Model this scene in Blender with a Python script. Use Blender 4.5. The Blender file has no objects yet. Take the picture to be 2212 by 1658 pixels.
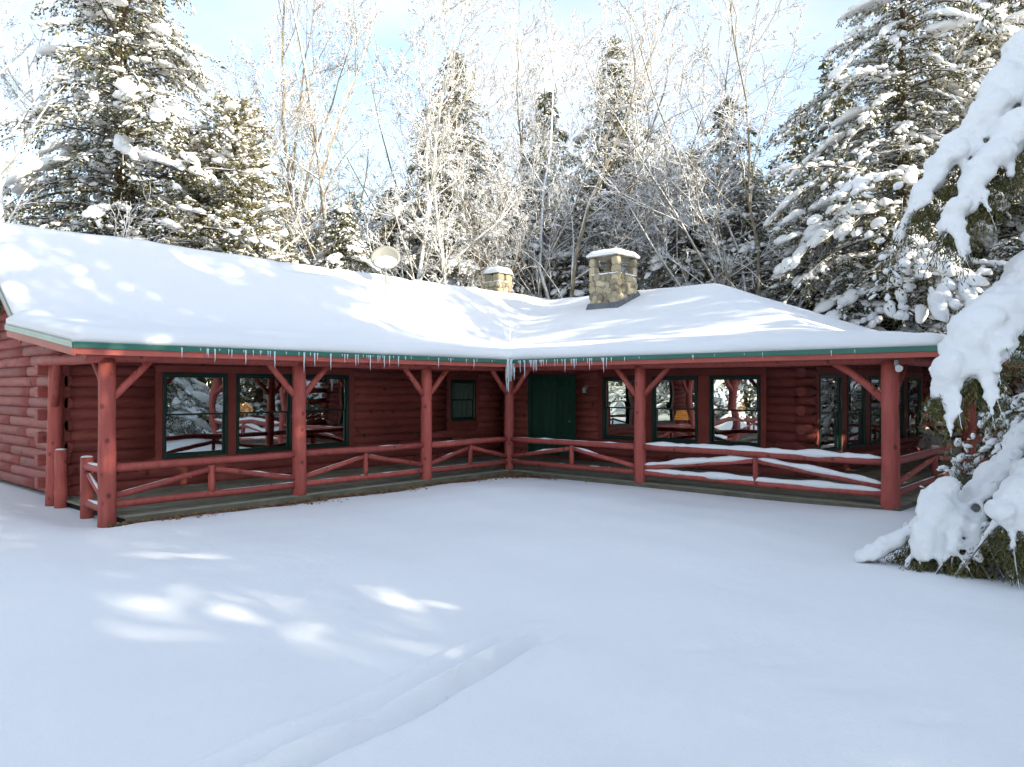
import bpy, bmesh, math, random
import numpy as np
from mathutils import Vector, Matrix, noise as mnoise

S = bpy.context.scene
COL = S.collection
# ------------------------------------------------------------------ frames
# World frame = cabin frame: origin at the inside-corner porch post, X along the right wing, Y away.
AX = (0.7457, -0.6663); AY = (0.6663, 0.7457)
def c2h(X, Y):                       # metres right of / ahead of the photographer -> world x, y
    dx, dy = X + 0.066, Y - 17.8
    return dx * AX[0] + dy * AX[1], dx * AY[0] + dy * AY[1]
def c3(X, Y, Z):
    u, v = c2h(X, Y); return Vector((u, v, Z))

# ------------------------------------------------------------------ camera
cam_d = bpy.data.cameras.new('camera'); cam = bpy.data.objects.new('camera', cam_d); COL.objects.link(cam)
cu, cv = c2h(0, 0)
cam.location = (cu, cv, 2.0)
fwd = Vector((AX[1], AY[1], 0)).normalized()
cam.rotation_euler = fwd.to_track_quat('-Z', 'Y').to_euler()
cam_d.sensor_width = 36; cam_d.lens = 36 * 1620 / 2212; cam_d.shift_y = 9 / 2212
cam_d.clip_start = 0.05; cam_d.clip_end = 2000
S.camera = cam
# ------------------------------------------------------------------ world, sun, exposure
SUN_CAM = (0.85, -0.53); SUN_EL = math.radians(20)
sx = SUN_CAM[0] * AX[0] + SUN_CAM[1] * AX[1]; sy = SUN_CAM[0] * AY[0] + SUN_CAM[1] * AY[1]
n_ = math.hypot(sx, sy); sx /= n_; sy /= n_
sun_dir = Vector((sx * math.cos(SUN_EL), sy * math.cos(SUN_EL), math.sin(SUN_EL)))
W = bpy.data.worlds.new('World'); S.world = W; W.use_nodes = True
nt = W.node_tree; nt.nodes.clear()
sky = nt.nodes.new('ShaderNodeTexSky'); sky.sky_type = 'NISHITA'; sky.sun_disc = False
sky.sun_elevation = SUN_EL; sky.sun_rotation = math.atan2(sx, sy)
sky.air_density = 1.0; sky.dust_density = 0.7; sky.ozone_density = 0.5
tc = nt.nodes.new('ShaderNodeTexCoord'); mp = nt.nodes.new('ShaderNodeMapping'); mp.inputs['Scale'].default_value = (1, 1, 2.2)
nz = nt.nodes.new('ShaderNodeTexNoise'); nz.inputs['Scale'].default_value = 2.6; nz.inputs['Detail'].default_value = 7; nz.inputs['Roughness'].default_value = 0.55
rp = nt.nodes.new('ShaderNodeValToRGB'); rp.color_ramp.elements[0].position = 0.38; rp.color_ramp.elements[1].position = 0.68
mx = nt.nodes.new('ShaderNodeMix'); mx.data_type = 'RGBA'
bg = nt.nodes.new('ShaderNodeBackground'); bg.inputs['Strength'].default_value = 0.13
wo = nt.nodes.new('ShaderNodeOutputWorld')
L = nt.links.new
L(tc.outputs['Generated'], mp.inputs['Vector']); L(mp.outputs['Vector'], nz.inputs['Vector']); L(nz.outputs['Fac'], rp.inputs['Fac'])
L(rp.outputs['Color'], mx.inputs['Factor']); L(sky.outputs['Color'], mx.inputs['A']); mx.inputs['B'].default_value = (2.35, 2.47, 2.62, 1)
L(mx.outputs['Result'], bg.inputs['Color']); L(bg.outputs['Background'], wo.inputs['Surface'])
sl = bpy.data.lights.new('sun', 'SUN'); so = bpy.data.objects.new('sun', sl); COL.objects.link(so)
sl.energy = 2.8; sl.angle = math.radians(0.55); sl.color = (1.0, 0.90, 0.72)
so.rotation_euler = (-sun_dir).to_track_quat('-Z', 'Y').to_euler(); so.location = (0, 0, 40)
S.view_settings.view_transform = 'Standard'; S.view_settings.look = 'None'; S.view_settings.gamma = 1
S.view_settings.use_curve_mapping = False; S.view_settings.exposure = 1.78
S.render.engine = 'CYCLES'
S.cycles.transparent_max_bounces = 12; S.cycles.use_adaptive_sampling = True; S.cycles.adaptive_threshold = 0.02; S.cycles.max_bounces = 4; S.cycles.diffuse_bounces = 2; S.cycles.glossy_bounces = 3

# ------------------------------------------------------------------ materials
def new_mat(name):
    m = bpy.data.materials.new(name); m.use_nodes = True
    t = m.node_tree; b = t.nodes['Principled BSDF']; return m, t, b
def nn(t, typ, **kw):
    n = t.nodes.new(typ)
    for k, v in kw.items():
        if k in n.inputs: n.inputs[k].default_value = v
        else: setattr(n, k, v)
    return n
def rough_mat(name, c1, c2, scale=3.0, stretch=(1, 1, 1), rough=0.7, bump=0.2, bscale=30, spec=0.3, c3_=None, detail=6, var=(0.82, 1.15), knots=0):
    """two-tone noise paint / wood / stone"""
    m, t, b = new_mat(name)
    tc = nn(t, 'ShaderNodeTexCoord'); mp = nn(t, 'ShaderNodeMapping'); mp.inputs['Scale'].default_value = stretch
    t.links.new(tc.outputs['Object'], mp.inputs['Vector'])
    n1 = nn(t, 'ShaderNodeTexNoise', Scale=scale, Detail=detail, Roughness=0.65)
    r = nn(t, 'ShaderNodeValToRGB'); e = r.color_ramp.elements
    e[0].position = 0.32; e[0].color = (*c1, 1); e[1].position = 0.68; e[1].color = (*c2, 1)
    if c3_: k = e.new(0.8); k.color = (*c3_, 1)
    n2 = nn(t, 'ShaderNodeTexNoise', Scale=bscale, Detail=4, Roughness=0.6)
    bp = nn(t, 'ShaderNodeBump', Strength=bump, Distance=0.02)
    for n in (n1, n2): t.links.new(mp.outputs['Vector'], n.inputs['Vector'])
    t.links.new(n1.outputs['Fac'], r.inputs['Fac'])
    # per-piece variation
    oi = nn(t, 'ShaderNodeObjectInfo'); mr = nn(t, 'ShaderNodeMapRange'); mr.inputs['To Min'].default_value = var[0]; mr.inputs['To Max'].default_value = var[1]
    t.links.new(oi.outputs['Random'], mr.inputs['Value'])
    hs = nn(t, 'ShaderNodeHueSaturation'); t.links.new(mr.outputs['Result'], hs.inputs['Value']); t.links.new(r.outputs['Color'], hs.inputs['Color'])
    if knots:
        vo = nn(t, 'ShaderNodeTexVoronoi', Scale=knots); mk = nn(t, 'ShaderNodeMapping'); mk.inputs['Scale'].default_value = (1, 1, 0.8); t.links.new(tc.outputs['Object'], mk.inputs['Vector']); t.links.new(mk.outputs['Vector'], vo.inputs['Vector'])
        kr = nn(t, 'ShaderNodeMapRange'); kr.inputs['From Min'].default_value = 0.09; kr.inputs['From Max'].default_value = 0.19; kr.inputs['To Min'].default_value = 0.45; kr.inputs['To Max'].default_value = 1.0; t.links.new(vo.outputs['Distance'], kr.inputs['Value'])
        h2 = nn(t, 'ShaderNodeHueSaturation'); t.links.new(kr.outputs['Result'], h2.inputs['Value']); t.links.new(hs.outputs['Color'], h2.inputs['Color']); hs = h2
    t.links.new(hs.outputs['Color'], b.inputs['Base Color'])
    t.links.new(n2.outputs['Fac'], bp.inputs['Height']); t.links.new(bp.outputs['Normal'], b.inputs['Normal'])
    b.inputs['Roughness'].default_value = rough; b.inputs['Specular IOR Level'].default_value = spec
    return m
def snow_mat(name, bump=0.25, s1=7, s2=55, col=(0.89, 0.89, 0.885)):
    m, t, b = new_mat(name)
    tc = nn(t, 'ShaderNodeTexCoord')
    n1 = nn(t, 'ShaderNodeTexNoise', Scale=s1, Detail=5, Roughness=0.6); n2 = nn(t, 'ShaderNodeTexNoise', Scale=s2, Detail=3, Roughness=0.7)
    ad = nn(t, 'ShaderNodeMath', operation='MULTIPLY_ADD'); ad.inputs[1].default_value = 0.35
    for n in (n1, n2): t.links.new(tc.outputs['Object'], n.inputs['Vector'])
    t.links.new(n2.outputs['Fac'], ad.inputs[0]); t.links.new(n1.outputs['Fac'], ad.inputs[2])
    bp = nn(t, 'ShaderNodeBump', Strength=bump, Distance=0.03)
    t.links.new(ad.outputs['Value'], bp.inputs['Height']); t.links.new(bp.outputs['Normal'], b.inputs['Normal'])
    b.inputs['Base Color'].default_value = (*col, 1); b.inputs['Roughness'].default_value = 0.65; b.inputs['Specular IOR Level'].default_value = 0.25
    return m
M = {}
M['snow'] = snow_mat('snow', 0.22)
M['snow_tree'] = snow_mat('tree_snow', 0.6, 11, 60)
M['snow_ground'] = snow_mat('ground_snow', 0.45, 3.2, 70)
M['log'] = rough_mat('red_log_paint', (0.27, 0.064, 0.053), (0.39, 0.106, 0.090), 2.6, (1, 1, 5), 0.62, 0.4, 30, knots=3.0)
M['post'] = rough_mat('red_post_paint', (0.37, 0.076, 0.060), (0.49, 0.118, 0.096), 3.2, (4, 4, 0.6), 0.58, 0.55, 30, c3_=(0.54, 0.17, 0.145), var=(0.8, 1.12), knots=4.2)
M['trim'] = rough_mat('red_trim_paint', (0.30, 0.068, 0.054), (0.39, 0.098, 0.080), 2, (1, 1, 1), 0.6, 0.1, 30)
M['fascia'] = rough_mat('red_fascia_paint', (0.47, 0.105, 0.080), (0.54, 0.140, 0.108), 1.4, (1, 1, 1), 0.5, 0.08, 30)
M['cutend'] = rough_mat('sawn_log_end', (0.20, 0.06, 0.045), (0.33, 0.11, 0.08), 6, (1, 1, 1), 0.75, 0.3, 30)
M['green'] = rough_mat('green_metal', (0.034, 0.145, 0.108), (0.048, 0.185, 0.138), 1.5, (1, 1, 1), 0.35, 0.03, 20, 0.5)
M['green_pale'] = rough_mat('frosted_green_metal', (0.26, 0.36, 0.30), (0.36, 0.44, 0.38), 3, (1, 1, 1), 0.45, 0.05, 20, 0.4)
M['winframe'] = rough_mat('dark_green_frame', (0.012, 0.045, 0.036), (0.02, 0.062, 0.048), 3, (1, 1, 1), 0.4, 0.03, 20, 0.5)
M['door'] = rough_mat('green_door_paint', (0.020, 0.082, 0.058), (0.032, 0.112, 0.080), 3, (3, 3, .5), 0.5, 0.12, 20, 0.4)
M['rim'] = rough_mat('damp_rim_board', (0.11, 0.10, 0.07), (0.20, 0.18, 0.13), 3, (1, 1, 1), 0.8, 0.3, 28)
M['deck'] = rough_mat('weathered_deck_board', (0.22, 0.225, 0.165), (0.36, 0.35, 0.265), 2.5, (1, 1, 1), 0.75, 0.25, 28)
M['dark'] = rough_mat('dark_void', (0.012, 0.011, 0.010), (0.02, 0.018, 0.016), 2, rough=0.9)
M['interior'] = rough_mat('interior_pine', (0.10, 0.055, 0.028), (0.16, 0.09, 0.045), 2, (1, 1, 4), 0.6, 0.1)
M['blind'] = rough_mat('cream_blind', (0.62, 0.60, 0.52), (0.70, 0.68, 0.60), 2, rough=0.8, bump=0.05)
M['white'] = rough_mat('white_enamel', (0.72, 0.72, 0.70), (0.80, 0.80, 0.78), 2, rough=0.35, bump=0.02, spec=0.5)
M['grey'] = rough_mat('galvanised_steel', (0.30, 0.30, 0.30), (0.40, 0.40, 0.39), 4, rough=0.4, bump=0.03, spec=0.5)
M['dish'] = rough_mat('cream_dish_enamel', (0.30, 0.295, 0.26), (0.36, 0.355, 0.31), 2, rough=0.45, bump=0.03)
M['stone'] = rough_mat('field_stone', (0.32, 0.27, 0.18), (0.55, 0.48, 0.34), 5, rough=0.85, bump=0.5, bscale=18, c3_=(0.50, 0.46, 0.38), var=(0.5, 1.3))
M['mortar'] = rough_mat('mortar', (0.26, 0.23, 0.18), (0.36, 0.33, 0.27), 8, rough=0.9, bump=0.5, bscale=40)
M['concrete'] = rough_mat('chimney_cap_concrete', (0.36, 0.33, 0.26), (0.46, 0.43, 0.35), 3, rough=0.85, bump=0.2)
M['clay'] = rough_mat('clay_flue', (0.42, 0.13, 0.05), (0.52, 0.19, 0.08), 4, rough=0.7)
M['lead'] = rough_mat('lead_flashing', (0.10, 0.105, 0.12), (0.17, 0.175, 0.19), 6, rough=0.5, bump=0.2)
M['leaf'] = rough_mat('dry_leaf', (0.10, 0.050, 0.022), (0.34, 0.20, 0.10), 9, rough=0.85, bump=0.1)
M['beech'] = rough_mat('copper_beech_leaf', (0.32, 0.14, 0.05), (0.46, 0.24, 0.10), 9, rough=0.8, bump=0.1)
M['straw'] = rough_mat('dry_straw', (0.26, 0.20, 0.09), (0.38, 0.31, 0.16), 9, rough=0.9, bump=0.1)
M['soil'] = rough_mat('gravel_soil', (0.035, 0.028, 0.02), (0.11, 0.09, 0.07), 14, rough=0.95, bump=0.9, bscale=50)
def needle_mat(name, a, b_):
    m = rough_mat(name, a, b_, 2.0, rough=0.6, bump=0.0, spec=0.25)
    return m
M['needle'] = needle_mat('hemlock_needles', (0.060, 0.064, 0.020), (0.155, 0.142, 0.045))
M['needle2'] = needle_mat('spruce_needles', (0.056, 0.062, 0.022), (0.145, 0.135, 0.045))
M['needle3'] = needle_mat('cedar_sprays', (0.12, 0.108, 0.024), (0.22, 0.185, 0.048))
def bark_mat(name, c1, c2, lo, hi):
    """bark with snow lying on whatever faces up"""
    m, t, b = new_mat(name)
    tc = nn(t, 'ShaderNodeTexCoord'); g = nn(t, 'ShaderNodeNewGeometry'); sp = nn(t, 'ShaderNodeSeparateXYZ')
    t.links.new(g.outputs['Normal'], sp.inputs['Vector'])
    n1 = nn(t, 'ShaderNodeTexNoise', Scale=5.0, Detail=5, Roughness=0.7); t.links.new(tc.outputs['Object'], n1.inputs['Vector'])
    n2 = nn(t, 'ShaderNodeTexNoise', Scale=1.7, Detail=5, Roughness=0.7); t.links.new(tc.outputs['Object'], n2.inputs['Vector'])
    r = nn(t, 'ShaderNodeValToRGB'); e = r.color_ramp.elements
    e[0].position = 0.3; e[0].color = (*c1, 1); e[1].position = 0.7; e[1].color = (*c2, 1); t.links.new(n1.outputs['Fac'], r.inputs['Fac'])
    ad = nn(t, 'ShaderNodeMath', operation='MULTIPLY_ADD'); ad.inputs[1].default_value = 1.1
    t.links.new(n2.outputs['Fac'], ad.inputs[0]); t.links.new(sp.outputs['Z'], ad.inputs[2])
    mr = nn(t, 'ShaderNodeMapRange'); mr.inputs['From Min'].default_value = lo; mr.inputs['From Max'].default_value = hi
    t.links.new(ad.outputs['Value'], mr.inputs['Value'])
    mx = nn(t, 'ShaderNodeMix', data_type='RGBA'); t.links.new(mr.outputs['Result'], mx.inputs['Factor']); t.links.new(r.outputs['Color'], mx.inputs['A']); mx.inputs['B'].default_value = (0.86, 0.88, 0.90, 1)
    t.links.new(mx.outputs['Result'], b.inputs['Base Color']); b.inputs['Roughness'].default_value = 0.8; b.inputs['Specular IOR Level'].default_value = 0.2
    return m
M['bark'] = bark_mat('snowy_bark', (0.16, 0.13, 0.09), (0.34, 0.29, 0.21), 0.45, 0.80)
M['twig'] = bark_mat('frosted_twigs', (0.20, 0.16, 0.11), (0.42, 0.34, 0.23), 0.0, 0.45)
M['birch'] = bark_mat('snowy_birch_bark', (0.42, 0.39, 0.32), (0.66, 0.63, 0.55), 0.45, 0.75)
M['darkbark'] = bark_mat('conifer_bark', (0.07, 0.05, 0.035), (0.15, 0.11, 0.07), 0.75, 1.0)
def glass_mat(name, refl, seed, wav):
    m, t, b = new_mat(name); t.nodes.remove(b); o = t.nodes['Material Output']
    tc = nn(t, 'ShaderNodeTexCoord'); oi = nn(t, 'ShaderNodeObjectInfo')
    va = nn(t, 'ShaderNodeVectorMath', operation='ADD'); ms = nn(t, 'ShaderNodeMath', operation='MULTIPLY'); ms.inputs[1].default_value = 40
    t.links.new(oi.outputs['Random'], ms.inputs[0]); t.links.new(tc.outputs['Object'], va.inputs[0]); t.links.new(ms.outputs['Value'], va.inputs[1])
    n1 = nn(t, 'ShaderNodeTexNoise', Scale=0.9, Detail=1.0); t.links.new(va.outputs['Vector'], n1.inputs['Vector'])
    bp = nn(t, 'ShaderNodeBump', Strength=wav, Distance=0.10); t.links.new(n1.outputs['Fac'], bp.inputs['Height'])
    gl = nn(t, 'ShaderNodeBsdfGlossy', Roughness=0.0); gl.inputs['Color'].default_value = (0.95, 1.0, 0.98, 1); t.links.new(bp.outputs['Normal'], gl.inputs['Normal'])
    tr = nn(t, 'ShaderNodeBsdfTransparent'); tr.inputs['Color'].default_value = (0.86, 0.92, 0.9, 1)
    fr = nn(t, 'ShaderNodeFresnel', IOR=1.5); ad = nn(t, 'ShaderNodeMath', operation='ADD'); ad.inputs[1].default_value = refl; ad.use_clamp = True
    t.links.new(fr.outputs['Fac'], ad.inputs[0])
    mx = nn(t, 'ShaderNodeMixShader'); t.links.new(ad.outputs['Value'], mx.inputs['Fac']); t.links.new(tr.outputs[0], mx.inputs[1]); t.links.new(gl.outputs[0], mx.inputs[2])
    t.links.new(mx.outputs[0], o.inputs['Surface']); return m
M['glass'] = glass_mat('window_glass', 0.62, 0, 0.07)
m, t, b = new_mat('ice'); b.inputs['Base Color'].default_value = (0.86, 0.93, 0.95, 1); b.inputs['Roughness'].default_value = 0.12; b.inputs['Transmission Weight'].default_value = 0.15; b.inputs['IOR'].default_value = 1.31
M['ice'] = m
m, t, b = new_mat('lit_lamp_shade'); b.inputs['Base Color'].default_value = (0.8, 0.4, 0.1, 1); b.inputs['Emission Color'].default_value = (1.0, 0.36, 0.04, 1); b.inputs['Emission Strength'].default_value = 0.6
n1 = nn(t, 'ShaderNodeTexNoise', Scale=26.0, Detail=3); r = nn(t, 'ShaderNodeValToRGB'); r.color_ramp.elements[0].color = (0.62, 0.12, 0.01, 1); r.color_ramp.elements[1].color = (1.0, 0.46, 0.08, 1); r.color_ramp.elements[0].position = .38; r.color_ramp.elements[1].position = .62
t.links.new(n1.outputs['Fac'], r.inputs['Fac']); t.links.new(r.outputs['Color'], b.inputs['Emission Color'])
M['shade'] = m

# ------------------------------------------------------------------ mesh helpers
def np_mesh(name, V, faces, mats, midx=None, smooth=False):
    """faces: list of int arrays (n,k)"""
    me = bpy.data.meshes.new(name)
    V = np.asarray(V, dtype=np.float32)
    me.vertices.add(len(V)); me.vertices.foreach_set('co', V.ravel())
    faces = [np.asarray(f, dtype=np.int32) for f in faces if len(f)]
    nl = sum(f.size for f in faces); npoly = sum(len(f) for f in faces)
    me.loops.add(nl); me.loops.foreach_set('vertex_index', np.concatenate([f.ravel() for f in faces]))
    me.polygons.add(npoly)
    tot = np.concatenate([np.full(len(f), f.shape[1], np.int32) for f in faces])
    st = np.concatenate([[0], np.cumsum(tot)[:-1]]).astype(np.int32)
    me.polygons.foreach_set('loop_start', st); me.polygons.foreach_set('loop_total', tot)
    for mm in (mats if isinstance(mats, (list, tuple)) else [mats]): me.materials.append(mm)
    if midx is not None: me.polygons.foreach_set('material_index', np.asarray(midx, np.int32))
    me.polygons.foreach_set('use_smooth', np.full(npoly, smooth))
    me.update(calc_edges=True)
    return me
def link(name, me, parent=None, loc=None, kind=None, label=None, cat=None, group=None):
    o = bpy.data.objects.new(name, me); COL.objects.link(o)
    if parent is not None: o.parent = parent
    if loc is not None: o.location = loc
    if kind: o['kind'] = kind
    if label: o['label'] = label
    if cat: o['category'] = cat
    if group: o['group'] = group
    return o
class MB:
    def __init__(s): s.v = []; s.f = []; s.m = []
    def add(s, V, F, mi=0):
        b = len(s.v); s.v += [tuple(p) for p in V]; s.f += [tuple(i + b for i in f) for f in F]; s.m += [mi] * len(F); return s
    def box(s, x0, x1, y0, y1, z0, z1, mi=0):
        V = [(x, y, z) for z in (z0, z1) for y in (y0, y1) for x in (x0, x1)]
        return s.add(V, [(0, 2, 3, 1), (4, 5, 7, 6), (0, 1, 5, 4), (2, 6, 7, 3), (0, 4, 6, 2), (1, 3, 7, 5)], mi)
    def tube(s, pts, rad, n=10, caps=True, mi=0, squash=None):
        pts = [Vector(p) for p in pts]; k = len(pts)
        if not hasattr(rad, '__len__'): rad = [rad] * k
        ref = None; rings = []
        for i in range(k):
            d = (pts[min(i + 1, k - 1)] - pts[max(i - 1, 0)]).normalized()
            if ref is None:
                ref = Vector((0, 0, 1)) if abs(d.z) < 0.9 else Vector((1, 0, 0))
            a = (ref - d * ref.dot(d)).normalized(); b = d.cross(a); ref = a
            rings.append([pts[i] + (a * math.cos(2 * math.pi * j / n) + b * math.sin(2 * math.pi * j / n)) * rad[i] for j in range(n)])
        V = [p for r in rings for p in r]; F = []
        for i in range(k - 1):
            for j in range(n):
                j2 = (j + 1) % n; F.append((i * n + j, i * n + j2, (i + 1) * n + j2, (i + 1) * n + j))
        if caps: F.append(tuple(range(n - 1, -1, -1))); F.append(tuple((k - 1) * n + j for j in range(n)))
        return s.add(V, F, mi)
    def mesh(s, name, mats, smooth=False):
        me = bpy.data.meshes.new(name); me.from_pydata([tuple(p) for p in s.v], [], s.f)
        for mm in (mats if isinstance(mats, (list, tuple)) else [mats]): me.materials.append(mm)
        me.polygons.foreach_set('material_index', s.m)
        if smooth:
            for p in me.polygons: p.use_smooth = len(p.vertices) <= 4
        me.update(); return me
    def build(s, name, mats, parent=None, smooth=False, **kw): return link(name, s.mesh(name, mats, smooth), parent, **kw)
def bevel(o, w=0.01, seg=2):
    md = o.modifiers.new('bevel', 'BEVEL'); md.width = w; md.segments = seg; md.limit_method = 'ANGLE'; return o
def logpole(name, a, b, r0, r1, mat, parent, rnd, n=12, wob=0.012, segs=None, knots=0, bend=0):
    """peeled pole with slight sweep, taper and knot bumps"""
    a = Vector(a); b = Vector(b); Ln = (b - a).length; segs = segs or max(3, int(Ln / 0.35))
    mb = MB(); pts = []; rr = []
    side = Vector((rnd.uniform(-1, 1), rnd.uniform(-1, 1), rnd.uniform(-1, 1)))
    ph = rnd.uniform(0, 6)
    for i in range(segs + 1):
        t = i / segs; p = a.lerp(b, t) + side * (wob * math.sin(t * math.pi) * math.sin(t * 5 + ph)) + Vector((0, 0, bend * math.sin(t * math.pi)))
        pts.append(p); rr.append((r0 + (r1 - r0) * t) * (1 + rnd.uniform(-0.035, 0.035)))
    mb.tube(pts, rr, n)
    d = (b - a).normalized()
    for _ in range(knots):
        t = rnd.uniform(0.05, 0.95); p = a.lerp(b, t)
        q = Vector((rnd.uniform(-1, 1), rnd.uniform(-1, 1), rnd.uniform(-1, 1))); q = (q - d * q.dot(d)).normalized()
        r = (r0 + (r1 - r0) * t); mb.tube([p + q * r * 0.8, p + q * (r + 0.018)], [0.022, 0.010], 6)
    return mb.build(name, mat, parent, smooth=True)
def thing(name, label, cat, loc=(0, 0, 0), group=None):
    o = bpy.data.objects.new(name, None); COL.objects.link(o); o.location = loc; o['label'] = label; o['category'] = cat
    if group: o['group'] = group
    o.empty_display_size = 0.3; return o
ico = bmesh.new(); bmesh.ops.create_icosphere(ico, subdivisions=2, radius=1.0)
ICO_V = np.array([v.co[:] for v in ico.verts]); ICO_F = np.array([[v.index for v in f.verts] for f in ico.faces]); ico.free()
ico = bmesh.new(); bmesh.ops.create_icosphere(ico, subdivisions=1, radius=1.0)
ICO1_V = np.array([v.co[:] for v in ico.verts]); ICO1_F = np.array([[v.index for v in f.verts] for f in ico.faces]); ico.free()
PYR_V = np.array([[1, 0, -.15], [0, 1, -.15], [-1, 0, -.15], [0, -1, -.15], [0, 0, .85]], float); PYR_F = np.array([[0, 1, 4], [1, 2, 4], [2, 3, 4], [3, 0, 4]])
OCT_V = np.array([[1, 0, 0], [0, 1, 0], [-1, 0, 0], [0, -1, 0], [0, 0, 1], [0, 0, -.6]], float)
OCT_F = np.array([[0, 1, 4], [1, 2, 4], [2, 3, 4], [3, 0, 4], [1, 0, 5], [2, 1, 5], [3, 2, 5], [0, 3, 5]])

# ================================================================== GROUND
def smoothstep(a, b, x): t = np.clip((x - a) / (b - a), 0, 1); return t * t * (3 - 2 * t)
def lowfreq(X, Y):
    return (0.030 * np.sin(0.9 * X + 0.5 * Y + 1) + 0.022 * np.sin(-0.6 * X + 1.3 * Y + 2) + 0.012 * np.sin(2.3 * X - 1.1 * Y) + 0.009 * np.sin(1.5 * X + 2.9 * Y + 4)
            + 0.005 * np.sin(5.1 * X + 3.3 * Y) + 0.004 * np.sin(-3.7 * X + 6.1 * Y + 1))
def poly_dist(X, Y, pts):
    best = np.full(X.shape, 9.0); along = np.zeros(X.shape); acc = 0
    for (x0, y0), (x1, y1) in zip(pts[:-1], pts[1:]):
        dx, dy = x1 - x0, y1 - y0; l2 = dx * dx + dy * dy; t = np.clip(((X - x0) * dx + (Y - y0) * dy) / l2, 0, 1)
        d = np.hypot(X - x0 - t * dx, Y - y0 - t * dy); k = d < best
        best = np.where(k, d, best); along = np.where(k, acc + t * math.sqrt(l2), along); acc += math.sqrt(l2)
    return best, along
TR1 = [(-1.75, 3.4), (-1.28, 4.05), (-0.95, 4.45), (-0.62, 5.05), (-0.30, 5.65), (0.22, 6.40)]
TR2 = [(-1.50, 3.3), (-0.98, 4.02), (-0.62, 4.55), (-0.28, 5.15), (0.05, 5.75), (0.52, 6.50)]
TR3 = [(1.3, 5.9), (1.95, 5.45), (2.3, 4.95), (2.55, 4.4), (3.2, 3.9)]
def ground_z(X, Y):
    z = lowfreq(X, Y)
    for tr, dep, wid in ((TR1, 0.10, 0.055), (TR2, 0.145, 0.065)):
        d, al = poly_dist(X, Y, tr)
        lump = 0.86 + 0.10 * np.sin(al * 9 + 2 * np.sin(al * 3.1)) + 0.06 * np.sin(al * 23)
        fade = 1 - smoothstep(2.9, 3.9, al)
        wob = d + 0.012 * np.sin(al * 7 + 1)
        z = z - dep * lump * fade * np.exp(-(wob / wid) ** 2) + 0.040 * fade * np.exp(-((d - 0.15) / 0.07) ** 2)
    d, al = poly_dist(X, Y, TR3)
    z = z - 0.035 * np.maximum(0, np.sin(al * 11)) ** 2 * np.exp(-(d / 0.09) ** 2) + 0.010 * np.exp(-((d - .25) / .15) ** 2) * np.sin(al * 5 + X * 9)
    # world coordinates for the footprint of the cabin
    U = (X + 0.066) * AX[0] + (Y - 17.8) * AX[1]; Vv = (X + 0.066) * AY[0] + (Y - 17.8) * AY[1]
    # distance outside the porch edges (L-shaped)
    inL = np.maximum(U - 0.10, np.maximum(-9.15 - Vv, Vv - 13)); inR = np.maximum(-0.10 - Vv, np.maximum(U - 8.6, Vv - 13))
    dist = np.minimum(inL, np.maximum(inR, -U - 9))
    edge = smoothstep(0.05, 0.55, dist + 0.10 * np.sin(3.1 * U + 2.3 * Vv) * 0.5 + 0.05 * np.sin(9 * U - 7 * Vv))
    z = z * smoothstep(-0.2, 1.2, dist)
    # strip in front of the left porch swept bare by roof drip
    z = np.where(dist < 0.6, z - (1 - edge) * (0.018 + 0.045 * smoothstep(1.6, 0.3, U)), z)
    # drift against the right end post and below the near conifer
    z = z + 0.06 * np.exp(-((X - 5.6) ** 2 + (Y - 11.3) ** 2) / 1.6)
    z = z + 0.10 * smoothstep(9.5, 13, np.hypot(X * .7, Y - 2)) * 0
    return z
def axis(a, b, step, far, n):
    fine = np.arange(a, b, step); g = np.geomspace(step * 2, far, n)
    return np.concatenate([(a - g)[::-1], fine, fine[-1] + g])
gx = np.concatenate([axis(-10.5, 9.5, 0.125, 500, 26), np.arange(-2.03, 1.0, 0.055)]); gx = np.unique(np.round(gx, 3)); gy = np.concatenate([axis(2.2, 17.0, 0.10, 500, 26), np.arange(3.03, 7.0, 0.055)]); gy = np.unique(np.round(gy, 3))
GX, GY = np.meshgrid(gx, gy, indexing='xy'); GZ = ground_z(GX, GY)
U = (GX + 0.066) * AX[0] + (GY - 17.8) * AX[1]; Vv = (GX + 0.066) * AY[0] + (GY - 17.8) * AY[1]
nx, ny = len(gx), len(gy); idx = np.arange(nx * ny).reshape(ny, nx)
Fq = np.stack([idx[:-1, :-1], idx[:-1, 1:], idx[1:, 1:], idx[1:, :-1]], -1).reshape(-1, 4)
link('snowy_ground', np_mesh('snowy_ground', np.stack([U, Vv, GZ], -1).reshape(-1, 3), [Fq], M['snow_ground'], smooth=True), kind='structure')

# ================================================================== CABIN
cabin = thing('log_cabin', 'red log cabin in an L shape with a railed porch and snow-covered green roof', 'cabin')
R = random.Random(7)
WL, WR, WE, WG = -3.1, 3.1, 6.0, -8.5        # front wall left wing (x), right wing (y), end wall (x), gable wall (y)
def wbox(mb, wall, s0, s1, o0, o1, z0, z1, mi=0):
    """box given along-wall s, outward o"""
    if wall == 'L': return mb.box(WL + o0, WL + o1, s0, s1, z0, z1, mi)
    if wall == 'E': return mb.box(WE + o0, WE + o1, s0, s1, z0, z1, mi)
    if wall == 'R': return mb.box(s0, s1, WR - o1, WR - o0, z0, z1, mi)
    if wall == 'G': return mb.box(s0, s1, WG - o1, WG - o0, z0, z1, mi)
def wpt(wall, s, o, z):
    return {'L': (WL + o, s, z), 'E': (WE + o, s, z), 'R': (s, WR - o, z), 'G': (s, WG - o, z)}[wall]
CH = 0.2
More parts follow.
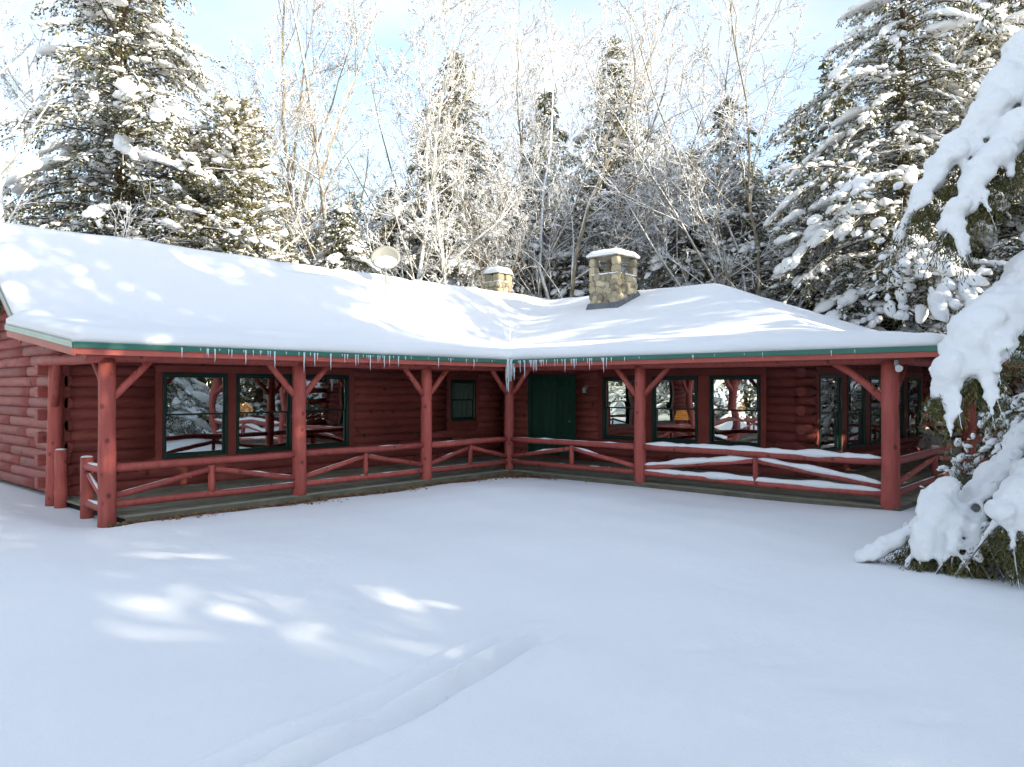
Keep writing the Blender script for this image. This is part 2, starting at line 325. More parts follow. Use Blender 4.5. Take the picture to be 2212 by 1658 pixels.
def half_log(parent, wall, s0, s1, z, h=CH, bul=0.062, caps=True):
    n = max(1, int((s1 - s0) / 0.7)); prof = []
    for k in range(6):
        a = -math.pi / 2 + math.pi * k / 5
        prof.append((bul * (0.10 + 0.90 * math.cos(a) ** 0.75 if abs(math.cos(a)) > 1e-6 else 0.10), (h / 2 - 0.001) * math.sin(a)))
    V = []; F = []
    for i in range(n + 1):
        s = s0 + (s1 - s0) * i / n; jo = R.uniform(-0.006, 0.006); jz = R.uniform(-0.003, 0.003)
        for (o, zz) in prof: V.append(wpt(wall, s, o + jo * (o > 0.03), z + h / 2 + zz + jz))
    k = len(prof)
    for i in range(n):
        for j in range(k - 1):
            q = (i * k + j, (i + 1) * k + j, (i + 1) * k + j + 1, i * k + j + 1)
            F.append(q)
    F.append(tuple(range(k))); F.append(tuple(n * k + j for j in range(k - 1, -1, -1)))
    if wall in ('L', 'E'): F = [f[::-1] for f in F] if False else F
    mb = MB().add(V, F); me = mb.mesh('log', M['log'], smooth=True)
    bm = bmesh.new(); bm.from_mesh(me); bmesh.ops.recalc_face_normals(bm, faces=bm.faces); bm.to_mesh(me); bm.free()
    return link('log', me, parent)
def cut(s0, s1, holes, z0, z1):
    seg = [(s0, s1)]
    for (a, b, c, d) in holes:
        if z1 <= c + 0.02 or z0 >= d - 0.02: continue
        out = []
        for (p, q) in seg:
            if a > p: out.append((p, min(a, q)))
            if b < q: out.append((max(b, p), q))
        seg = [x for x in out if x[1] - x[0] > 0.03]
    return seg
def make_wall(name, wall, s0, s1, z0, ztop, holes, tail_lo=0, tail_hi=0, parity=0, top=None):
    w = MB()
    # core sheathing behind the logs, split around the openings
    xs = sorted({s0, s1, *[h[0] for h in holes], *[h[1] for h in holes]})
    for a, b in zip(xs[:-1], xs[1:]):
        hs = sorted([h for h in holes if h[0] <= a + 1e-6 and h[1] >= b - 1e-6], key=lambda h: h[2]); z = z0
        for h in hs:
            if h[2] > z: wbox(w, wall, a, b, -0.15, 0.004, z, h[2])
            z = h[3]
        if z < ztop: wbox(w, wall, a, b, -0.15, 0.004, z, ztop)
    wo = w.build(name, M['log'], cabin)
    k = 0; z = z0
    while z < (top if top else ztop) - 0.05:
        for (a, b) in cut(s0, s1, holes, z, z + CH):
            if b - a > 4.5 and R.random() < 0.7:
                c = R.uniform(a + 1.5, b - 1.5); half_log(wo, wall, a, c - 0.003, z); half_log(wo, wall, c + 0.003, b, z)
            else: half_log(wo, wall, a, b, z)
        z += CH; k += 1
    return wo
Z0 = 0.02
# openings: (s0, s1, z0, z1)
CAS_L = (-6.95, -2.22, 0.47, 2.45); SMALL = (0.85, 2.09, 0.97, 2.33)
DOOR = (-2.02, -0.33, 0.1, 2.36); CAS_R = (0.40, 4.98, 0.53, 2.45); CAS_E = (3.16, 12.05, 0.44, 2.45)
wallL = make_wall('front_wall', 'L', WG - 0.10, WR, Z0, 2.62, [CAS_L, SMALL])
wallR = make_wall('front_wall', 'R', WL, WE, Z0, 2.62, [DOOR, CAS_R])
wallE = make_wall('end_wall', 'E', WR, 12.8, Z0, 2.62, [CAS_E])
# gable wall: courses climb under the rake
wg = MB(); gz = Z0
wgo = MB()
wgo.add([wpt('G', s, o, z) for o in (-0.15, 0.004) for (s, z) in ((-8.1, Z0), (WL, Z0), (WL, 2.85), (-5.57, 4.85), (-8.1, 2.85))],
        [(0, 1, 2, 3, 4), (5, 9, 8, 7, 6), (0, 5, 6, 1), (1, 6, 7, 2), (2, 7, 8, 3), (3, 8, 9, 4), (4, 9, 5, 0)])
wallG = wgo.build('gable_wall', M['log'], cabin)
k = 0
while gz < 4.7:
    e = 0 if gz + CH < 2.85 else (gz + CH - 2.85) / (4.85 - 2.85) * 2.47
    a, b = -8.1 + e, WL + 0.0 - e + (0.10 if gz + CH < 2.7 and k % 2 == 0 else -0.10)
    if b - a > 0.3:
        c = R.uniform(a + 0.3 * (b - a), b - 0.3 * (b - a))
        half_log(wallG, 'G', a, c - 0.003, gz); half_log(wallG, 'G', c + 0.003, b, gz)
    gz += CH; k += 1
# corner log tails
def tail(parent, a, b, r, mat=M['log'], square=False):
    if square:
        a, b = Vector(a), Vector(b); lo = [min(a[i], b[i]) for i in range(3)]; hi = [max(a[i], b[i]) for i in range(3)]
        ax = 0 if hi[0] - lo[0] > hi[1] - lo[1] else 1; ot = 1 - ax
        lo[ot] -= 0.10; hi[ot] += 0.085; lo[2] -= r; hi[2] += r
        o = MB().box(lo[0], hi[0], lo[1], hi[1], lo[2], hi[2]).build('log_tail', mat, parent); return bevel(o, 0.02, 2)
    o = MB().tube([a, Vector(a).lerp(Vector(b), .5), b], [r, r * 1.01, r * 0.985], 14).build('log_tail', mat, parent, smooth=True); return o
for k in range(13):
    z = Z0 + CH * (k + 0.5)
    if k % 2 == 1:     # left corner: front logs run past the gable; right corner: end-wall logs run past the front
        tail(wallL, (WL, WG - 0.48, z), (WL, WG + 0.05, z), 0.096, M['log'], True)
        tail(wallE, (WE - 0.005, WR - 0.70, z), (WE - 0.005, WR + 0.02, z), 0.10)
        tail(wallE, (WE - .05, 12.8, z), (WE + .42, 12.8, z), 0.096, M['log'], True)
    else:
        tail(wallG, (WL - 0.45, WG - 0.02, z), (WL + 0.10, WG - 0.02, z), 0.106)
        tail(wallR, (WE - 0.35, WR - 0.03, z), (WE + 0.055, WR - 0.03, z), 0.098)
        tail(wallE, (WE - .0, 12.5, z), (WE - .0, 13.1, z), 0.098)
# hidden back walls so that the rooms are closed
bk = MB(); bk.box(-8.1, -7.95, -8.4, 12.8, Z0, 2.85); bk.box(-7.95, 5.99, 12.65, 12.8, Z0, 2.85); bk.build('back_wall', M['log'], cabin)
# ---- casings
def boards(wall, parent, rects, o0, o1, mat, name):
    for (a, b, c, d) in rects:
        bevel(wbox(MB(), wall, a, b, o0, o1, c, d).build(name, mat, parent), 0.006, 1)
def casing(wall, parent, group, wins):
    s0, s1, z0, z1 = group; zt = wins[0][3]; zb = wins[0][2]
    rc = [(s0, s1, zt + 0.004, z1), (s0, s1, z0, zb - 0.004)]
    ed = [s0] + [x for w in wins for x in (w[0] - 0.004, w[1] + 0.004)] + [s1]
    for a, b in zip(ed[0::2], ed[1::2]): rc.append((a, b, zb - 0.002, zt + 0.002))
    boards(wall, parent, rc, -0.05, 0.050, M['trim'], 'casing_board')
def window(wall, s0, s1, z0, z1, label=None, blind=0.10, opaque=False, side_dark=False):
    f = 0.055; mb = MB()
    wbox(mb, wall, s0, s1, -0.06, 0.066, z1 - f, z1); wbox(mb, wall, s0 - 0.0, s1 + 0.0, -0.06, 0.080, z0, z0 + f)
    wbox(mb, wall, s0, s0 + f, -0.06, 0.066, z0 + f, z1 - f); wbox(mb, wall, s1 - f, s1, -0.06, 0.066, z0 + f, z1 - f)
    w = mb.build('window', M['winframe'], cabin); bevel(w, 0.005, 1)
    if label: w['label'] = label
    a, b = s0 + f + 0.002, s1 - f - 0.002; zm = (z0 + z1) / 2 + 0.01; g = 0.038
    for (c, d, o) in ((zm - 0.018, z1 - f - 0.002, 0.012), (z0 + f + 0.002, zm + 0.018, -0.022)):
        sb = MB(); wbox(sb, wall, a, b, o - 0.014, o + 0.014, d - g, d); wbox(sb, wall, a, b, o - 0.014, o + 0.014, c, c + g)
        wbox(sb, wall, a, a + g, o - 0.014, o + 0.014, c + g, d - g); wbox(sb, wall, b - g, b, o - 0.014, o + 0.014, c + g, d - g)
        so_ = sb.build('sash', M['winframe'], w)
        wbox(MB(), wall, a + g - 0.004, b - g + 0.004, o - 0.002, o + 0.002, c + g - 0.004, d - g + 0.004).build('pane', M['glass'], w)
    if blind:
        wbox(MB(), wall, a + 0.01, b - 0.01, -0.085, -0.07, z1 - f - 0.03 - blind, z1 - f).build('blind', M['blind'], w)
    return w
WIN_L = [(-6.80, -5.45, 0.60, 2.30), (-5.26, -3.93, 0.60, 2.30), (-3.72, -2.38, 0.60, 2.30)]
WIN_R = [(0.55, 1.78, 0.66, 2.28), (2.05, 3.29, 0.66, 2.28), (3.60, 4.84, 0.66, 2.28)]
WIN_E = [(3.32, 4.75, 0.56, 2.30), (5.15, 6.50, 0.56, 2.30), (6.88, 8.24, 0.56, 2.30), (8.62, 9.98, 0.56, 2.30), (10.40, 11.80, 0.56, 2.30)]
for i, w in enumerate(WIN_L): window('L', *w, blind=(0.10, 0.10, 0.12)[i])
for i, w in enumerate(WIN_R): window('R', *w, blind=(0.04, 0.05, 0.17)[i])
for i, w in enumerate(WIN_E): window('E', *w, blind=0.10)
casing('L', wallL, CAS_L, WIN_L); casing('R', wallR, CAS_R, WIN_R); casing('E', wallE, CAS_E, WIN_E)
SW = (0.98, 1.96, 1.08, 2.22)
window('L', *SW, label='small dark shaded window with its curtain closed', blind=0.0)
wbox(MB(), 'L', SW[0] + 0.05, SW[1] - 0.05, -0.10, -0.085, SW[2] + 0.05, SW[3] - 0.05).build('curtain', M['winframe'], cabin)
casing('L', wallL, SMALL, [SW])
# ---- door
dm = MB(); wbox(dm, 'R', DOOR[0], DOOR[0] + 0.12, -0.05, 0.052, 0.1, 2.36); wbox(dm, 'R', DOOR[1] - 0.12, DOOR[1], -0.05, 0.052, 0.1, 2.36); wbox(dm, 'R', DOOR[0] + 0.12, DOOR[1] - 0.12, -0.05, 0.052, 2.24, 2.36)
wbox(dm, 'R', DOOR[0] + 0.12, DOOR[1] - 0.12, -0.10, -0.045, 0.1, 2.24)
door = dm.build('door', M['door'], cabin)
a, b = DOOR[0] + 0.13, DOOR[1] - 0.13; n = 7
for i in range(n):
    s0 = a + (b - a) * i / n; bevel(wbox(MB(), 'R', s0 + 0.005, s0 + (b - a) / n - 0.005, -0.043, 0.0 + R.uniform(0, .006), 0.13, 2.22).build('plank', M['door'], door), 0.006, 1)
for z in (1.86, 0.55): wbox(MB(), 'R', a + 0.02, b - 0.02, 0.008, 0.032, z, z + 0.14).build('batten', M['door'], door)
MB().tube([wpt('R', b - 0.08, 0.0, 1.08), wpt('R', b - 0.08, 0.06, 1.08)], [0.02, 0.03], 10).build('door_knob', M['grey'], door, smooth=True)
# ---- interior
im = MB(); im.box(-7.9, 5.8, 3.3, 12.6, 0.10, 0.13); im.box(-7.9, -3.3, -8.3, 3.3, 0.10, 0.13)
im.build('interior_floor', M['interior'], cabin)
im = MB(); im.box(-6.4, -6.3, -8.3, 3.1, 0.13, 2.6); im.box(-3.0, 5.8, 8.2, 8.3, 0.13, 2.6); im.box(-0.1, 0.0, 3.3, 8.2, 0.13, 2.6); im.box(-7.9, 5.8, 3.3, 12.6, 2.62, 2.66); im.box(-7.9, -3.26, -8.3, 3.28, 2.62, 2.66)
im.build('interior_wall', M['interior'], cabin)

# ================================================================== ROOF
ZE = 2.63
def roof_z(u, v):
    NEG = -1e3
    d = 0.4 - u
    zl = np.where(d < 3.15, ZE + 0.13 * d, ZE + 0.41 + 0.735 * (d - 3.15))
    top = ZE + 0.41 + 0.735 * (5.97 - 3.15)
    zl = np.where(u < -5.57, top - 0.735 * (-5.57 - u), zl)
    vlo = np.where(u > -2.75, -9.52, -9.36)
    zl = np.where((u <= 0.4001) & (u >= -8.601) & (v >= vlo - 1e-4) & (v <= 13.001), zl, NEG)
    e = v + 0.4
    zf = np.where(e < 3.15, ZE + 0.13 * e, ZE + 0.41 + 0.385 * (e - 3.15))
    zb = ZE + 0.41 + 0.385 * (13.0 - v)
    h = 9.2 - u
    zh = np.where(h < 2.9, ZE + 0.13 * h, ZE + 0.377 + 0.40 * (h - 2.9))
    zr = np.minimum(np.minimum(zf, zb), zh)
    zr = np.where((u >= -5.57) & (u <= 9.2001) & (v >= -0.4001) & (v <= 13.001), zr, NEG)
    return np.maximum(zl, zr)
def grid_axis(lo, hi, step, keys):
    a = list(np.linspace(lo, hi, int((hi - lo) / step) + 1)); 
    a = [x for x in a if all(abs(x - k) > step * 0.45 for k in keys)] + list(keys)
    return np.array(sorted(a))
def roof_sheet(step, keys_u, keys_v):
    us = grid_axis(-8.6, 9.2, step, keys_u); vs = grid_axis(-9.52, 13.0, step, keys_v)
    UU, VV = np.meshgrid(us, vs, indexing='ij'); cu_ = (us[:-1] + us[1:]) / 2; cv_ = (vs[:-1] + vs[1:]) / 2
    CU, CV = np.meshgrid(cu_, cv_, indexing='ij')
    return us, vs, UU, VV, roof_z(CU, CV) > 0
KU = [-8.6, -5.57, -2.75, 0.4, 6.3, 9.2]; KV = [-9.52, -9.36, -0.4, 2.75, 7.8, 13.0]
# structural sheet (closed slab)
us, vs, UU, VV, cell = roof_sheet(0.6, KU, KV)
def vert_z(us, vs, UU, VV):
    # vertices on the boundary sample a hair inside
    best = np.full(UU.shape, -1e3)
    for du in (-1e-3, 0, 1e-3):
        for dv in (-1e-3, 0, 1e-3): best = np.maximum(best, np.where(best > 0, -1e3, roof_z(UU + du, VV + dv)) if False else roof_z(UU + du, VV + dv))
    return best
RZ = vert_z(us, vs, UU, VV)
def slab(us, vs, UU, VV, cell, top, bot, name, mat, smooth, bound_bot=None):
    n0, n1 = UU.shape; idx = np.arange(n0 * n1).reshape(n0, n1); I, J = np.nonzero(cell)
    q = np.stack([idx[I, J], idx[I + 1, J], idx[I + 1, J + 1], idx[I, J + 1]], -1)
    V = np.concatenate([np.stack([UU, VV, top], -1).reshape(-1, 3), np.stack([UU, VV, bot], -1).reshape(-1, 3)]); off = n0 * n1
    qb = q[:, ::-1] + off
    sk = []
    ed = {}
    for f in q:
        for a, b in zip(f, np.roll(f, -1)):
            if (b, a) in ed: ed.pop((b, a))
            else: ed[(a, b)] = 1
    sk = np.array([(b, a, a + off, b + off) for (a, b) in ed])
    F = np.concatenate([q, qb, sk]); used = np.unique(F); mp_ = np.full(len(V), -1); mp_[used] = np.arange(len(used))
    return np_mesh(name, V[used], [mp_[F]], mat, smooth=smooth), ed
me, _ = slab(us, vs, UU, VV, cell, RZ, RZ - 0.06, 'roof', M['green'], False)
roof = link('roof', me, cabin)
roof['label'] = 'green metal roof under the snow, edged with red fascia boards'
# fascia and drip edge along the eaves
def edge_board(name, mat, a, b, off, zc, h, th=0.03):
    a = Vector(a); b = Vector(b); d = (b - a).normalized(); nrm = Vector((d.y, -d.x, 0)); mb = MB()
    za, zb_ = a.z + zc, b.z + zc
    V = []
    for (p, z) in ((a, za), (b, zb_)):
        for o in (off, off + th):
            for zz in (z - h, z): V.append((p.x + nrm.x * o, p.y + nrm.y * o, zz))
    mb.add(V, [(0, 1, 3, 2), (4, 6, 7, 5), (0, 4, 5, 1), (2, 3, 7, 6), (1, 5, 7, 3), (0, 2, 6, 4)])
    o = mb.build(name, mat, roof); return bevel(o, 0.004, 1)
EAVES = [((0.4, -9.52, ZE), (0.4, -0.4, ZE)), ((0.4, -0.4, ZE), (9.2, -0.4, ZE)), ((9.2, -0.4, ZE), (9.2, 13.0, ZE))]
for (a, b) in EAVES:
    cut_a = Vector(a); cut_b = Vector(b)
    edge_board('drip_edge', M['green'], a, b, 0.004, 0.012, 0.085, 0.014)
    edge_board('fascia_board', M['fascia'], a, b, -0.045, -0.066, 0.095, 0.035)
# rakes of the left gable
edge_board('drip_edge', M['green_pale'], (-2.75, -9.52, ZE + 0.41), (0.4, -9.52, ZE), 0.004, 0.02, 0.09, 0.014)
edge_board('fascia_board', M['fascia'], (-2.75, -9.52, ZE + 0.41), (0.4, -9.52, ZE), -0.040, -0.064, 0.12, 0.03)
edge_board('drip_edge', M['green_pale'], (-5.57, -9.36, ZE + 0.41 + 0.735 * 2.82), (-2.62, -9.36, ZE + 0.315), 0.004, 0.02, 0.13, 0.014)
edge_board('fascia_board', M['fascia'], (-5.57, -9.36, ZE + 0.41 + 0.735 * 2.82), (-2.62, -9.36, ZE + 0.315), -0.040, -0.105, 0.10, 0.03)
edge_board('drip_edge', M['green_pale'], (-8.6, -9.36, ZE + 0.41 + 0.735 * -0.2), (-5.57, -9.36, ZE + 0.41 + 0.735 * 2.82), 0.004, 0.02, 0.13, 0.014)
# soffit boards (porch ceiling) run parallel to the eaves
def soffit(wing):
    for i in range(22):
        s = 0.33 - i * 0.155
        if s < -3.05: break
        z = ZE + 0.13 * (0.4 - s) - 0.066
        mb = MB()
        if wing == 'L': mb.box(s - 0.15, s, -9.46, -0.33 + (0.33 - s) - 0.03, z - 0.016, z)
        elif wing == 'R': mb.box(s - 0.0 , 8.9, -s, -s + 0.15, z - 0.016, z)
        mb.build('soffit_board', M['trim'], roof)
soffit('L')
for i in range(22):
    e = 0.07 + i * 0.155
    if e > 3.35: break
    z = ZE + 0.13 * e - 0.066
    MB().box(0.4 - e + 0.004, 9.1 - e, -0.4 + e, -0.4 + e + 0.15, z - 0.016, z).build('soffit_board', M['trim'], roof)
for i in range(18):
    e = 0.07 + i * 0.155
    z = ZE + 0.13 * e - 0.066
    MB().box(9.2 - e - 0.15, 9.2 - e, -0.4 + e + 0.16, 12.9, z - 0.016, z).build('soffit_board', M['trim'], roof)

# ---- roof snow
us, vs, UU, VV, cell = roof_sheet(0.135, KU, KV)
RZ = vert_z(us, vs, UU, VV); msk = RZ > 0
base = np.where(msk, RZ, 0.0); wgt = msk.astype(float); H = base.copy()
for it in range(16):      # snow settles: breaks and valleys are rounded off
    num = np.zeros_like(H); den = np.zeros_like(H); P = np.pad(H * wgt, 1); Q = np.pad(wgt, 1)
    for du in (0, 1, 2):
        for dv in (0, 1, 2): num += P[du:du + H.shape[0], dv:dv + H.shape[1]]; den += Q[du:du + H.shape[0], dv:dv + H.shape[1]]
    H = np.where(msk, num / np.maximum(den, 1e-6), 0)
H = np.maximum(H, base - 0.03)
e1 = np.minimum.reduce([np.where(VV < -0.4, 0.4 - UU, 9), np.where(UU > 0.4, VV + 0.4, 9), 9.2 - UU, np.where(UU > -2.75, VV + 9.52, VV + 9.36), UU + 8.6, 13.0 - VV])
corner = np.where((UU <= 0.4) & (VV >= -0.4), np.hypot(UU - 0.4, VV + 0.4), 9)
e1 = np.minimum(np.maximum(e1, 0), corner)
noi = np.zeros_like(UU)
for i in range(UU.shape[0]):
    for j in range(UU.shape[1]):
        if msk[i, j]: noi[i, j] = mnoise.noise((UU[i, j] * 0.55, VV[i, j] * 0.55, 3.1)) * 0.045 + mnoise.noise((UU[i, j] * 2.1, VV[i, j] * 2.1, 7.7)) * 0.012
thick = 0.22 + noi
prof = np.sqrt(np.clip(1 - (1 - np.clip(e1 / 0.34, 0, 1)) ** 2, 0, 1))
rim = 0.085 + 0.09 * np.clip(noi * 14 + 0.4, 0, 1)
T = rim + (thick - rim) * prof
# thin wind-scoured cracks along the ridge of the left wing
crk = np.exp(-((UU + 5.42 - 0.05 * np.sin(VV * 2.2)) / 0.10) ** 2) * ((np.abs(VV + 1.9) < 0.9) | (np.abs(VV - 1.2) < 0.6))
T = T - 0.24 * crk
# a little scour round the chimney
top = H * prof + base * (1 - prof) + T; top = np.where(prof >= 1, H + T, top); top = np.maximum(top, base + np.where(crk > 0.7, -0.01, 0.02))
me, ed = slab(us, vs, UU, VV, cell, top, np.where(msk, RZ + 0.004, 0), 'roof_snow', M['snow'], True)
rs = link('roof_snow', me, kind='stuff', label='thick smooth blanket of snow lying over the cabin roof', cat='snow')

# ================================================================== PORCH
def post(x, y, r, zt=2.43, z0=-0.25, name='porch_post', kn=3): return logpole(name, (x, y, z0), (x, y, zt), r * 1.06, r * 0.96, M['post'], cabin, R, 16, 0.012, knots=kn)
PL = [(0, 0, 0.112), (0, -2.62, 0.118), (0, -5.68, 0.122), (0, -8.93, 0.122)]
PR = [(3.62, 0, 0.118), (8.36, 0, 0.140)]
posts = {}
for (x, y, r) in PL + PR: posts[(x, y)] = post(x, y, r)
endp = post(8.38, 5.95, 0.135); farp = post(8.38, 12.4, 0.125)
wallpost = logpole('porch_post', (-2.86, -8.78, -0.1), (-2.80, -8.76, 2.43), 0.125, 0.11, M['post'], cabin, R, 14, 0.05, knots=3)
# beams: round logs on the posts
def beam(a, b, r=0.105): return logpole('porch_beam', a, b, r, r * 0.97, M['post'], cabin, R, 14, 0.012, knots=6)
beam((0, -9.25, 2.487), (0, -0.02, 2.487)); beam((0.1, 0, 2.487), (8.75, 0, 2.487)); beam((8.38, 0.12, 2.487), (8.38, 12.6, 2.487)); beam((-3.0, -8.9, 2.47), (-0.12, -8.9, 2.47), 0.095)
def brace(p, frm, to, r=0.058, kn=2, bend=0.0): return logpole('brace', frm, to, r, r * 0.92, M['post'], p, R, 10, 0.01, knots=kn, bend=bend)
for (x, y, r) in PL[:]:
    lo, hi, reach = 1.86, 2.42, 0.60
    if y > -8: brace(posts[(x, y)], (x, y - 0.09, lo), (x, y - reach, hi), kn=3)
    if y < 0: brace(posts[(x, y)], (x, y + 0.09, lo), (x, y + reach + .03, hi), kn=7 if y == -2.62 else 2)
brace(posts[(0, 0)], (0.09, 0, 1.86), (0.62, 0, 2.42))
brace(posts[(3.62, 0)], (3.53, 0, 1.84), (3.02, 0, 2.42)); brace(posts[(3.62, 0)], (3.71, 0, 1.84), (4.28, 0, 2.42))
brace(posts[(8.36, 0)], (8.26, 0, 1.80), (7.48, 0, 2.42), 0.068, bend=0.05); brace(posts[(8.36, 0)], (8.36, 0.10, 1.82), (8.37, 0.85, 2.42), 0.062)
brace(posts[(0, -8.93)], (-0.08, -8.90, 1.90), (-0.62, -8.90, 2.42), 0.045); brace(wallpost, (-2.78, -8.78, 1.70), (-2.36, -8.88, 2.42), 0.07)
# railings
def railing(a, b, snow, rr=0.062, pa=0.10, pb=0.12, strut=True):
    """log railing bay between posts centred at a and b"""
    a = Vector((*a, 0)); b = Vector((*b, 0)); d = (b - a).normalized(); A = a + d * (pa - 0.03); B = b - d * (pb - 0.03)
    j = [R.uniform(-0.015, 0.015) for _ in range(4)]
    ry = logpole('railing', A + Vector((0, 0, 0.785 + j[0])), B + Vector((0, 0, 0.785 + j[1])), rr, rr * 0.93, M['post'], cabin, R, 12, 0.014, knots=4)
    logpole('rail', A + Vector((0, 0, 0.25 + j[2])), B + Vector((0, 0, 0.25 + j[3])), rr * 0.95, rr * 0.9, M['post'], ry, R, 12, 0.012, knots=3)
    mid = a.lerp(b, 0.5 + R.uniform(-0.02, 0.02))
    spans = [((A.x, A.y, 0.785), (B.x, B.y, 0.785), rr), ((A.x, A.y, 0.25), (B.x, B.y, 0.25), rr * 0.95)]
    if strut:
        logpole('strut', mid + Vector((0, 0, 0.28)), mid + Vector((0, 0, 0.725)), 0.052, 0.05, M['post'], ry, R, 10, 0.004, knots=1)
        r2 = 0.048
        for (q, sgn) in ((A, -1), (B, 1)):
            e = mid + d * sgn * 0.05
            logpole('diagonal', q + Vector((0, 0, 0.375)), e + Vector((0, 0, 0.655)), r2, r2 * 0.95, M['post'], ry, R, 10, 0.012, knots=2)
            spans.append(((q.x, q.y, 0.375), (e.x, e.y, 0.655), r2))
    for k, (p, q, r) in enumerate(spans):
        if snow <= 0.02 and k == 0 and snow > 0: pass
        p = Vector(p); q = Vector(q); n = max(6, int((q - p).length / 0.11)); V = []; F = []; wdt = Vector((-d.y, d.x, 0)); kk = 7
        for i in range(n + 1):
            t = i / n; c = p.lerp(q, t); edge = min(1, 6 * t, 6 * (1 - t)) ** 0.5
            nz_ = mnoise.noise((c.x * 2.3, c.y * 2.3, c.z * 9 + k)) * (1 if snow < .03 else .45) + 0.25 * mnoise.noise((c.x * 11, c.y * 11, k)); g = max(0.0, min(1, (nz_ + snow * 14 - 0.25)))
            hgt = (0.25 + 0.75 * edge) * snow * g * (1 + 0.35 * nz_); ww = r * (0.60 + 0.35 * min(1, snow / 0.05)) * (0.4 + 0.6 * g) * (0.6 + 0.4 * edge)
            for m_ in range(kk):
                a_ = math.pi * m_ / (kk - 1); o = math.cos(a_) * ww
                zz = math.sqrt(max(0, (r * 0.985) ** 2 - o * o)) - 0.004 + math.sin(a_) ** 0.8 * hgt * 1.1
                V.append(c + wdt * o + Vector((0, 0, zz)))
        for i in range(n):
            for m_ in range(kk - 1): F.append((i * kk + m_, i * kk + m_ + 1, (i + 1) * kk + m_ + 1, (i + 1) * kk + m_))
            F.append((i * kk, (i + 1) * kk, (i + 1) * kk + kk - 1, i * kk + kk - 1))
        F.append(tuple(range(kk))); F.append(tuple(n * kk + m_ for m_ in range(kk)))
        if snow > 0:
            me = MB().add(V, F).mesh('snow', M['snow'], True); bm = bmesh.new(); bm.from_mesh(me); bmesh.ops.recalc_face_normals(bm, faces=bm.faces); bm.to_mesh(me); bm.free()
            link('snow', me, ry)
    return ry
railing((0, -8.93), (0, -5.68), 0.016); railing((0, -5.68), (0, -2.62), 0.010); railing((0, -2.62), (0, 0), 0.008)
railing((0, 0), (3.62, 0), 0.026); railing((3.62, 0), (8.36, 0), 0.075, 0.066, 0.11, 0.14)
railing((8.36, 0), (8.38, 5.95), 0.012, 0.062, 0.13, 0.13); railing((8.38, 5.95), (8.38, 12.4), 0.012); railing((6.3, 12.4), (8.38, 12.4), 0.02)
# entry at the left end: two short posts with stub rails
gp = []
for (x, y, zt) in ((-2.47, -8.78, 0.93), (-1.02, -8.86, 0.90)):
    p = logpole('gate_post', (x, y, -0.2), (x, y, zt), 0.100, 0.096, M['post'], cabin, R, 14, 0.006, knots=2); gp.append(p)
    cap = MB(); cap.tube([(x, y, zt - 0.002), (x, y, zt + 0.018), (x, y, zt + 0.026)], [0.088, 0.075, 0.02], 10); cap.build('snow', M['snow'], p, smooth=True)
def stub(p, a, b, r=0.055): 
    o = logpole('stub_rail', a, b, r, r, M['post'], p, R, 10, 0.005)
    mb = MB(); A = Vector(a); B = Vector(b); mb.tube([A.lerp(B, .1) + Vector((0, 0, r * 0.62)), A.lerp(B, .5) + Vector((0, 0, r * 0.72)), A.lerp(B, .95) + Vector((0, 0, r * 0.62))], [r * .5, r * .62, r * .5], 8); mb.build('snow', M['snow'], p, smooth=True)
stub(gp[0], (-2.80, -8.78, 0.72), (-2.52, -8.78, 0.72)); stub(gp[0], (-2.80, -8.78, 0.16), (-2.52, -8.78, 0.16)); stub(gp[0], (-2.78, -8.78, 0.22), (-2.50, -8.78, 0.60), 0.035)
stub(gp[1], (-0.98, -8.87, 0.76), (-0.08, -8.92, 0.76), 0.062); stub(gp[1], (-0.98, -8.87, 0.18), (-0.08, -8.92, 0.18), 0.062); stub(gp[1], (-0.95, -8.87, 0.66), (-0.10, -8.92, 0.28), 0.042)
# deck
DZ = 0.065
dk = MB(); dk.box(-3.08, -0.06, -8.68, -0.10, -0.2, DZ - 0.035); dk.box(-3.08, 8.4, -0.06, 3.08, -0.2, DZ - 0.036); dk.box(6.02, 8.4, 3.08, 12.7, -0.2, DZ - 0.037)
deck = dk.build('deck', M['dark'], cabin)
def dboard(x0, x1, y0, y1): bevel(MB().box(x0, x1, y0, y1, DZ - 0.034 + R.uniform(-.002, .002), DZ + R.uniform(-.003, .003)).build('deck_board', M['deck'], deck), 0.004, 1)
bw = 0.145
for i in range(22):
    x1 = 0.10 - i * bw
    if x1 - bw < -3.08: break
    dboard(x1 - bw + 0.014, x1, -8.72, -0.12 + 0.10 - x1 - 0.0)
for i in range(22):
    y0 = -0.10 + i * bw
    if y0 + bw > 3.08: break
    dboard(0.11 - (y0 + 0.10) + 0.0, 8.5 - (0 if i < 2 else 0), y0, y0 + bw - 0.014)
for i in range(17):
    x1 = 8.5 - i * bw
    if x1 - bw < 6.02: break
    dboard(x1 - bw + 0.014, x1, 3.10, 12.7)
bevel(MB().box(0.105, 0.135, -8.72, -0.13, -0.12, DZ - 0.008).build('rim_board', M['rim'], deck), .004, 1)
bevel(MB().box(0.14, 8.5, -0.135, -0.105, -0.12, DZ - 0.008).build('rim_board', M['rim'], deck), .004, 1)
bevel(MB().box(8.505, 8.535, -0.135, 12.7, -0.12, DZ - 0.008).build('rim_board', M['rim'], deck), .004, 1)

